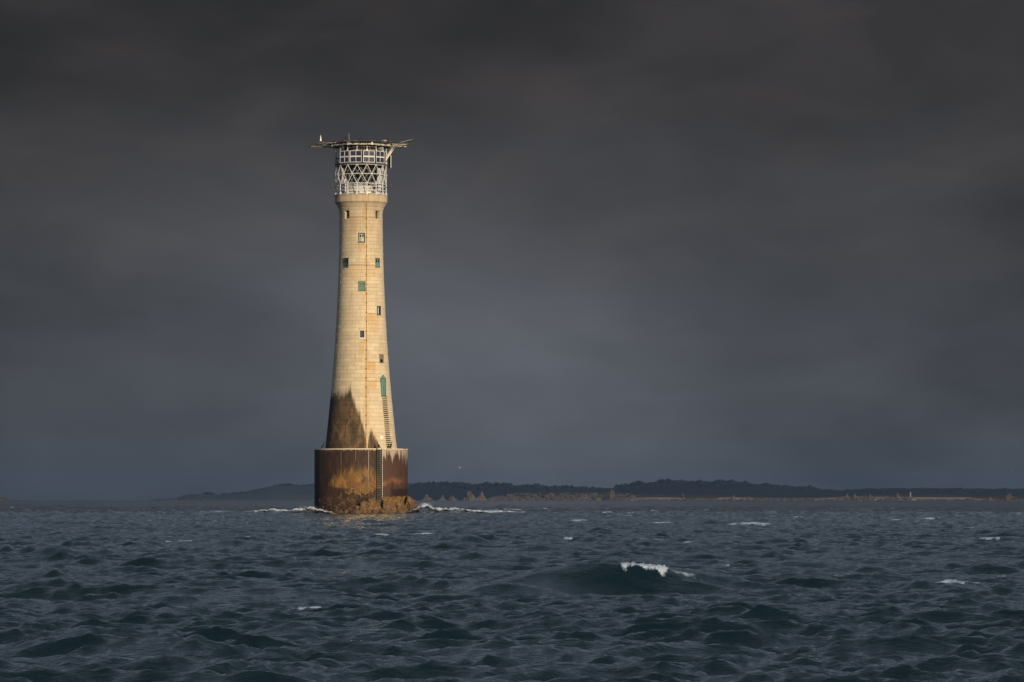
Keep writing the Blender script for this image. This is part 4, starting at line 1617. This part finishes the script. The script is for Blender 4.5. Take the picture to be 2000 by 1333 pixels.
CRAGS = [
    (834, 965.5, 24, 'jagged grey sea rock nearest the lighthouse on its right'),
    (864, 966.5, 16, 'second small sea rock to the right of the lighthouse'),
    (884, 968, 20, 'low grey sea rock between the small rock and the tall peaked pair'),
    (918, 960.5, 34, 'broad peaked sea rock left of the sharp one in the pair'),
    (941, 961.5, 21, 'sharp pyramid sea rock beside the broad peaked one'),
    (1142, 961.5, 30, 'blocky dark crag on the rocky shore left of the tallest crag'),
    (1196, 954.5, 24, 'tallest pale crag standing up from the rocky shore'),
    (1334, 962.5, 9, 'small spike of rock at the right end of the first beach strip'),
    (1433, 968.5, 22, 'low boulder heap on the middle of the beach strip'),
    (1462, 969.5, 12, 'dark boulder on the beach right of the low boulder heap'),
    (1655, 964, 14, 'twin topped rock stack left end of the right hand shore'),
    (1668, 965, 18, 'rounded boulder stack right beside the twin topped rock'),
    (1700, 964, 16, 'small rocky tor between the boulder stack and the square tor'),
    (1753, 963, 18, 'square topped tor just left of the pale daymark'),
]
for i, (px, top, w, lab) in enumerate(CRAGS):
    crag('sea_rock' if i < 5 else 'shore_crag', px, top, w, 4250.0 if i < 5 else 4380.0, SHORER, 20 + i * 3, lab, 4, 'rocks off the low island')
crag('shore_crag', 1972, 966.0, 62, 3900.0, DARKR, 91, 'dark jagged rock at the far right edge by the waterline', 7, 'rocks off the low island')
crag('shore_crag', 1932, 969.0, 18, 3950.0, DARKR, 95, 'small reddish dark rock left of the one at the right edge', 3, 'rocks off the low island')
crag('shore_crag', 1890, 974.0, 34, 3950.0, DARKR, 97, 'low flat dark rock at the waterline near the right edge', 3, 'rocks off the low island')
crag('sea_rock', 8, 971.0, 36, 4300.0, DARKR, 99, 'dark low sea rock at the far left edge of the horizon', 4, 'rocks on the left horizon')
crag('sea_rock', 28, 975.0, 22, 4300.0, DARKR, 103, 'thin skerry trailing right of the far left sea rock', 3, 'rocks on the left horizon')

# boulder shore, too many to count
mb = MB()
br = random.Random(44)
ROUGH = [(958, 1235, 1.0, 962, 976), (1100, 1235, .6, 966, 976), (1235, 1600, .55, 973.5, 977), (1340, 1400, .9, 971, 976), (1470, 1610, .8, 971.5, 977), (1600, 2000, .5, 973.5, 977.5),
         (1640, 1780, .6, 968, 973)]
for (a, b, dens, y0, y1) in ROUGH:
    for _ in range(int((b - a) * dens * 1.5)):
        px = br.uniform(a, b)
        lo = np.interp(px, [p[0] for p in NP], [p[1] for p in NP])
        row = br.uniform(max(y0, lo - 1.5), y1)
        d = 4330 + (977 - row) * 9
        sz = -d * d / (2 * EARTH)
        r = (0.8 + 4.2 * br.random() ** 3) * (1.3 if a < 1000 else .8)
        x = (px - 1000) * d / FPX
        z = max(sz, EYE + (EYE_ROW - row) * d / FPX - r * .8)
        jagged(mb, (x, d, z), r * 1.4, r * br.uniform(.35, .8), br.randrange(900), ico=ICO1, spiky=.5)
tag(mb.build('boulder_shore', SHORER), 'jumbled grey brown boulders along the waterline of the low island', 'boulders', kind='stuff')
# low skerry line under the left hill
mb = MB()
for _ in range(150):
    px = br.triangular(310, 470, 345)
    d = 4300
    sz = -d * d / (2 * EARTH)
    jagged(mb, ((px - 1000) * d / FPX, d + br.uniform(-20, 20), sz), br.uniform(1.2, 3.2), br.uniform(.5, 1.7), br.randrange(900), ico=ICO1)
tag(mb.build('skerries', DARKR), 'thin dark skerries under the left end of the hills', 'skerries', kind='stuff')

# daymark pillar on the right hand shore
dm = empty('daymark', ((1778 - 1000) * 4550 / FPX, 4550, EYE + (EYE_ROW - 968.5) * 4550 / FPX))
tag(dm, 'small pale stone daymark pillar right of the square tor', 'daymark')
DMM = mat_simple('pale_daymark_stone', (.16, .16, .155), .8, (.12, .11, .10), .5)
mb = MB()
mb.lathe([(0, -1.5), (1.15, -1.5), (1.0, 1.0), (.85, 3.2), (.78, 3.6), (0, 3.6)], 12)
mb.build('pillar', DMM, dm)
mb = MB()
mb.lathe([(0, 3.601), (.95, 3.601), (.9, 3.9), (.3, 4.5), (0, 4.6)], 12)
mb.build('cap', DMM, dm)

# ------------------------------------------------------------------ birds
BIRD = mat_simple('black_plumage', (.012, .011, .012), .6, (.03, .025, .02), 8.0)
GULL = mat_simple('white_plumage', (.45, .47, .5), .7, (.4, .42, .45), 5.0)


def cormorant(name, loc, rz, s, label):
    root = empty(name, loc)
    root.rotation_euler = (0, 0, rz)
    tag(root, label, 'bird', 'dark birds perched on the lighthouse')
    mb = MB()
    p = [(-.30, 0, .06), (-.22, 0, .12), (-.12, 0, .22), (-.02, 0, .36), (.06, 0, .50), (.09, 0, .60), (.10, 0, .70), (.09, 0, .80), (.12, 0, .86), (.17, 0, .875), (.22, 0, .868), (.30, 0, .86), (.34, 0, .845)]
    r = [.03, .05, .10, .135, .11, .065, .042, .038, .045, .05, .034, .014, .006]
    mb.sweep([tuple(c * s for c in q) for q in p], [q * s for q in r], 10)
    mb.build('body', BIRD, root, True)
    for sd in (-1, 1):
        mb = MB()
        mb.sweep([(-.02 * s, sd * .06 * s, .26 * s), (0, sd * .06 * s, .10 * s), (.0, sd * .06 * s, .012 * s), (.08 * s, sd * .06 * s, .008 * s)], [.03 * s, .018 * s, .016 * s, .012 * s], 6)
        mb.build('leg', BIRD, root)
    return root


def on_tower(px, r, row=None, z=None):
    lx = (px - 705.2) * PX
    return (TX + lx, DIST - math.sqrt(max(r * r - lx * lx, 0.01)), z if z is not None else zy(row))


cormorant('cormorant', on_tower(633, 5.9, z=8.64), R(20), 1.05, 'black bird standing on the left end of the drum rim')
cormorant('cormorant', on_tower(742, 5.9, z=8.64), R(160), 1.0, 'black bird standing on the drum rim at the top of the drum ladder')
cormorant('cormorant', on_tower(765, 5.6, z=8.64), R(30), 1.0, 'black bird standing on the drum rim below the door rungs')
for px, r, z, rz, s, lab in ((706, 4.4, HZ + .14, 20, .62, 'small dark bird perched above the middle of the helicopter deck'),
                             (678, 4.2, HZ + .14, 160, .7, 'small dark bird on the helicopter deck left of its middle'),
                             (672, 4.35, HZ + .14, 30, .5, 'smallest dark bird near the left front corner of the helicopter deck'),
                             (758, 4.4, HZ + .14, 40, .55, 'small dark bird near the right front corner of the helicopter deck'),
                             (737, 4.4, HZ + .14, 190, .5, 'small dark bird on the helicopter deck right of its middle')):
    cormorant('perched_bird', on_tower(px, r, z=z), R(rz), s, lab)


def gull(px, row, d, span, rz, label):
    root = empty('flying_gull', at(px, row, d))
    root.rotation_euler = (0, 0, rz)
    tag(root, label, 'bird', 'gulls in flight')
    mb = MB()
    mb.sweep([(-.30, 0, 0), (-.22, 0, 0), (0, 0, .0), (.15, 0, .02), (.24, 0, .04), (.30, 0, .04), (.36, 0, .03)], [.02, .05, .08, .07, .05, .04, .01], 8)
    mb.build('body', GULL, root, True)
    for s in (-1, 1):
        mb = MB()
        h = span / 2
        mb.quadgrid([[(.12, s * .04, .05), (-.10, s * .04, .045)], [(.17, s * h * .45, .22), (-.04, s * h * .45, .20)], [(.02, s * h, .10), (-.05, s * h, .095)]])
        mb.quadgrid([[(-.10, s * .04, .03), (.12, s * .04, .03)], [(-.04, s * h * .45, .185), (.17, s * h * .45, .20)], [(-.05, s * h, .09), (.02, s * h, .09)]])
        mb.build('wing', GULL, root)
    return root


gull(898, 914.5, 800, 1.0, R(70), 'white gull flying to the right of the lighthouse drum above the far hills')
gull(1977, 921.5, 900, 1.1, R(110), 'faint gull flying at the far right above the hills')

# ------------------------------------------------------------------ haze
hm = bpy.data.materials.new('sea_haze')
hm.use_nodes = True
hm.cycles.volume_sampling = 'DISTANCE'
hm.node_tree.nodes.clear()
g = G(hm.node_tree)
ho = g.n('ShaderNodeOutputMaterial')
pv = g.n('ShaderNodeVolumePrincipled')
pv.inputs['Color'].default_value = (.42, .66, 1.0, 1)
pv.inputs['Density'].default_value = 5.5e-5
pv.inputs['Anisotropy'].default_value = .68
g.nt.links.new(pv.outputs[0], ho.inputs['Volume'])
mb = MB()
mb.box((0, 0, 22.5), (19000, 19000, 62))
hz = mb.build('haze', hm)
tag(hz, 'thin sea haze in the air', 'haze', kind='stuff')
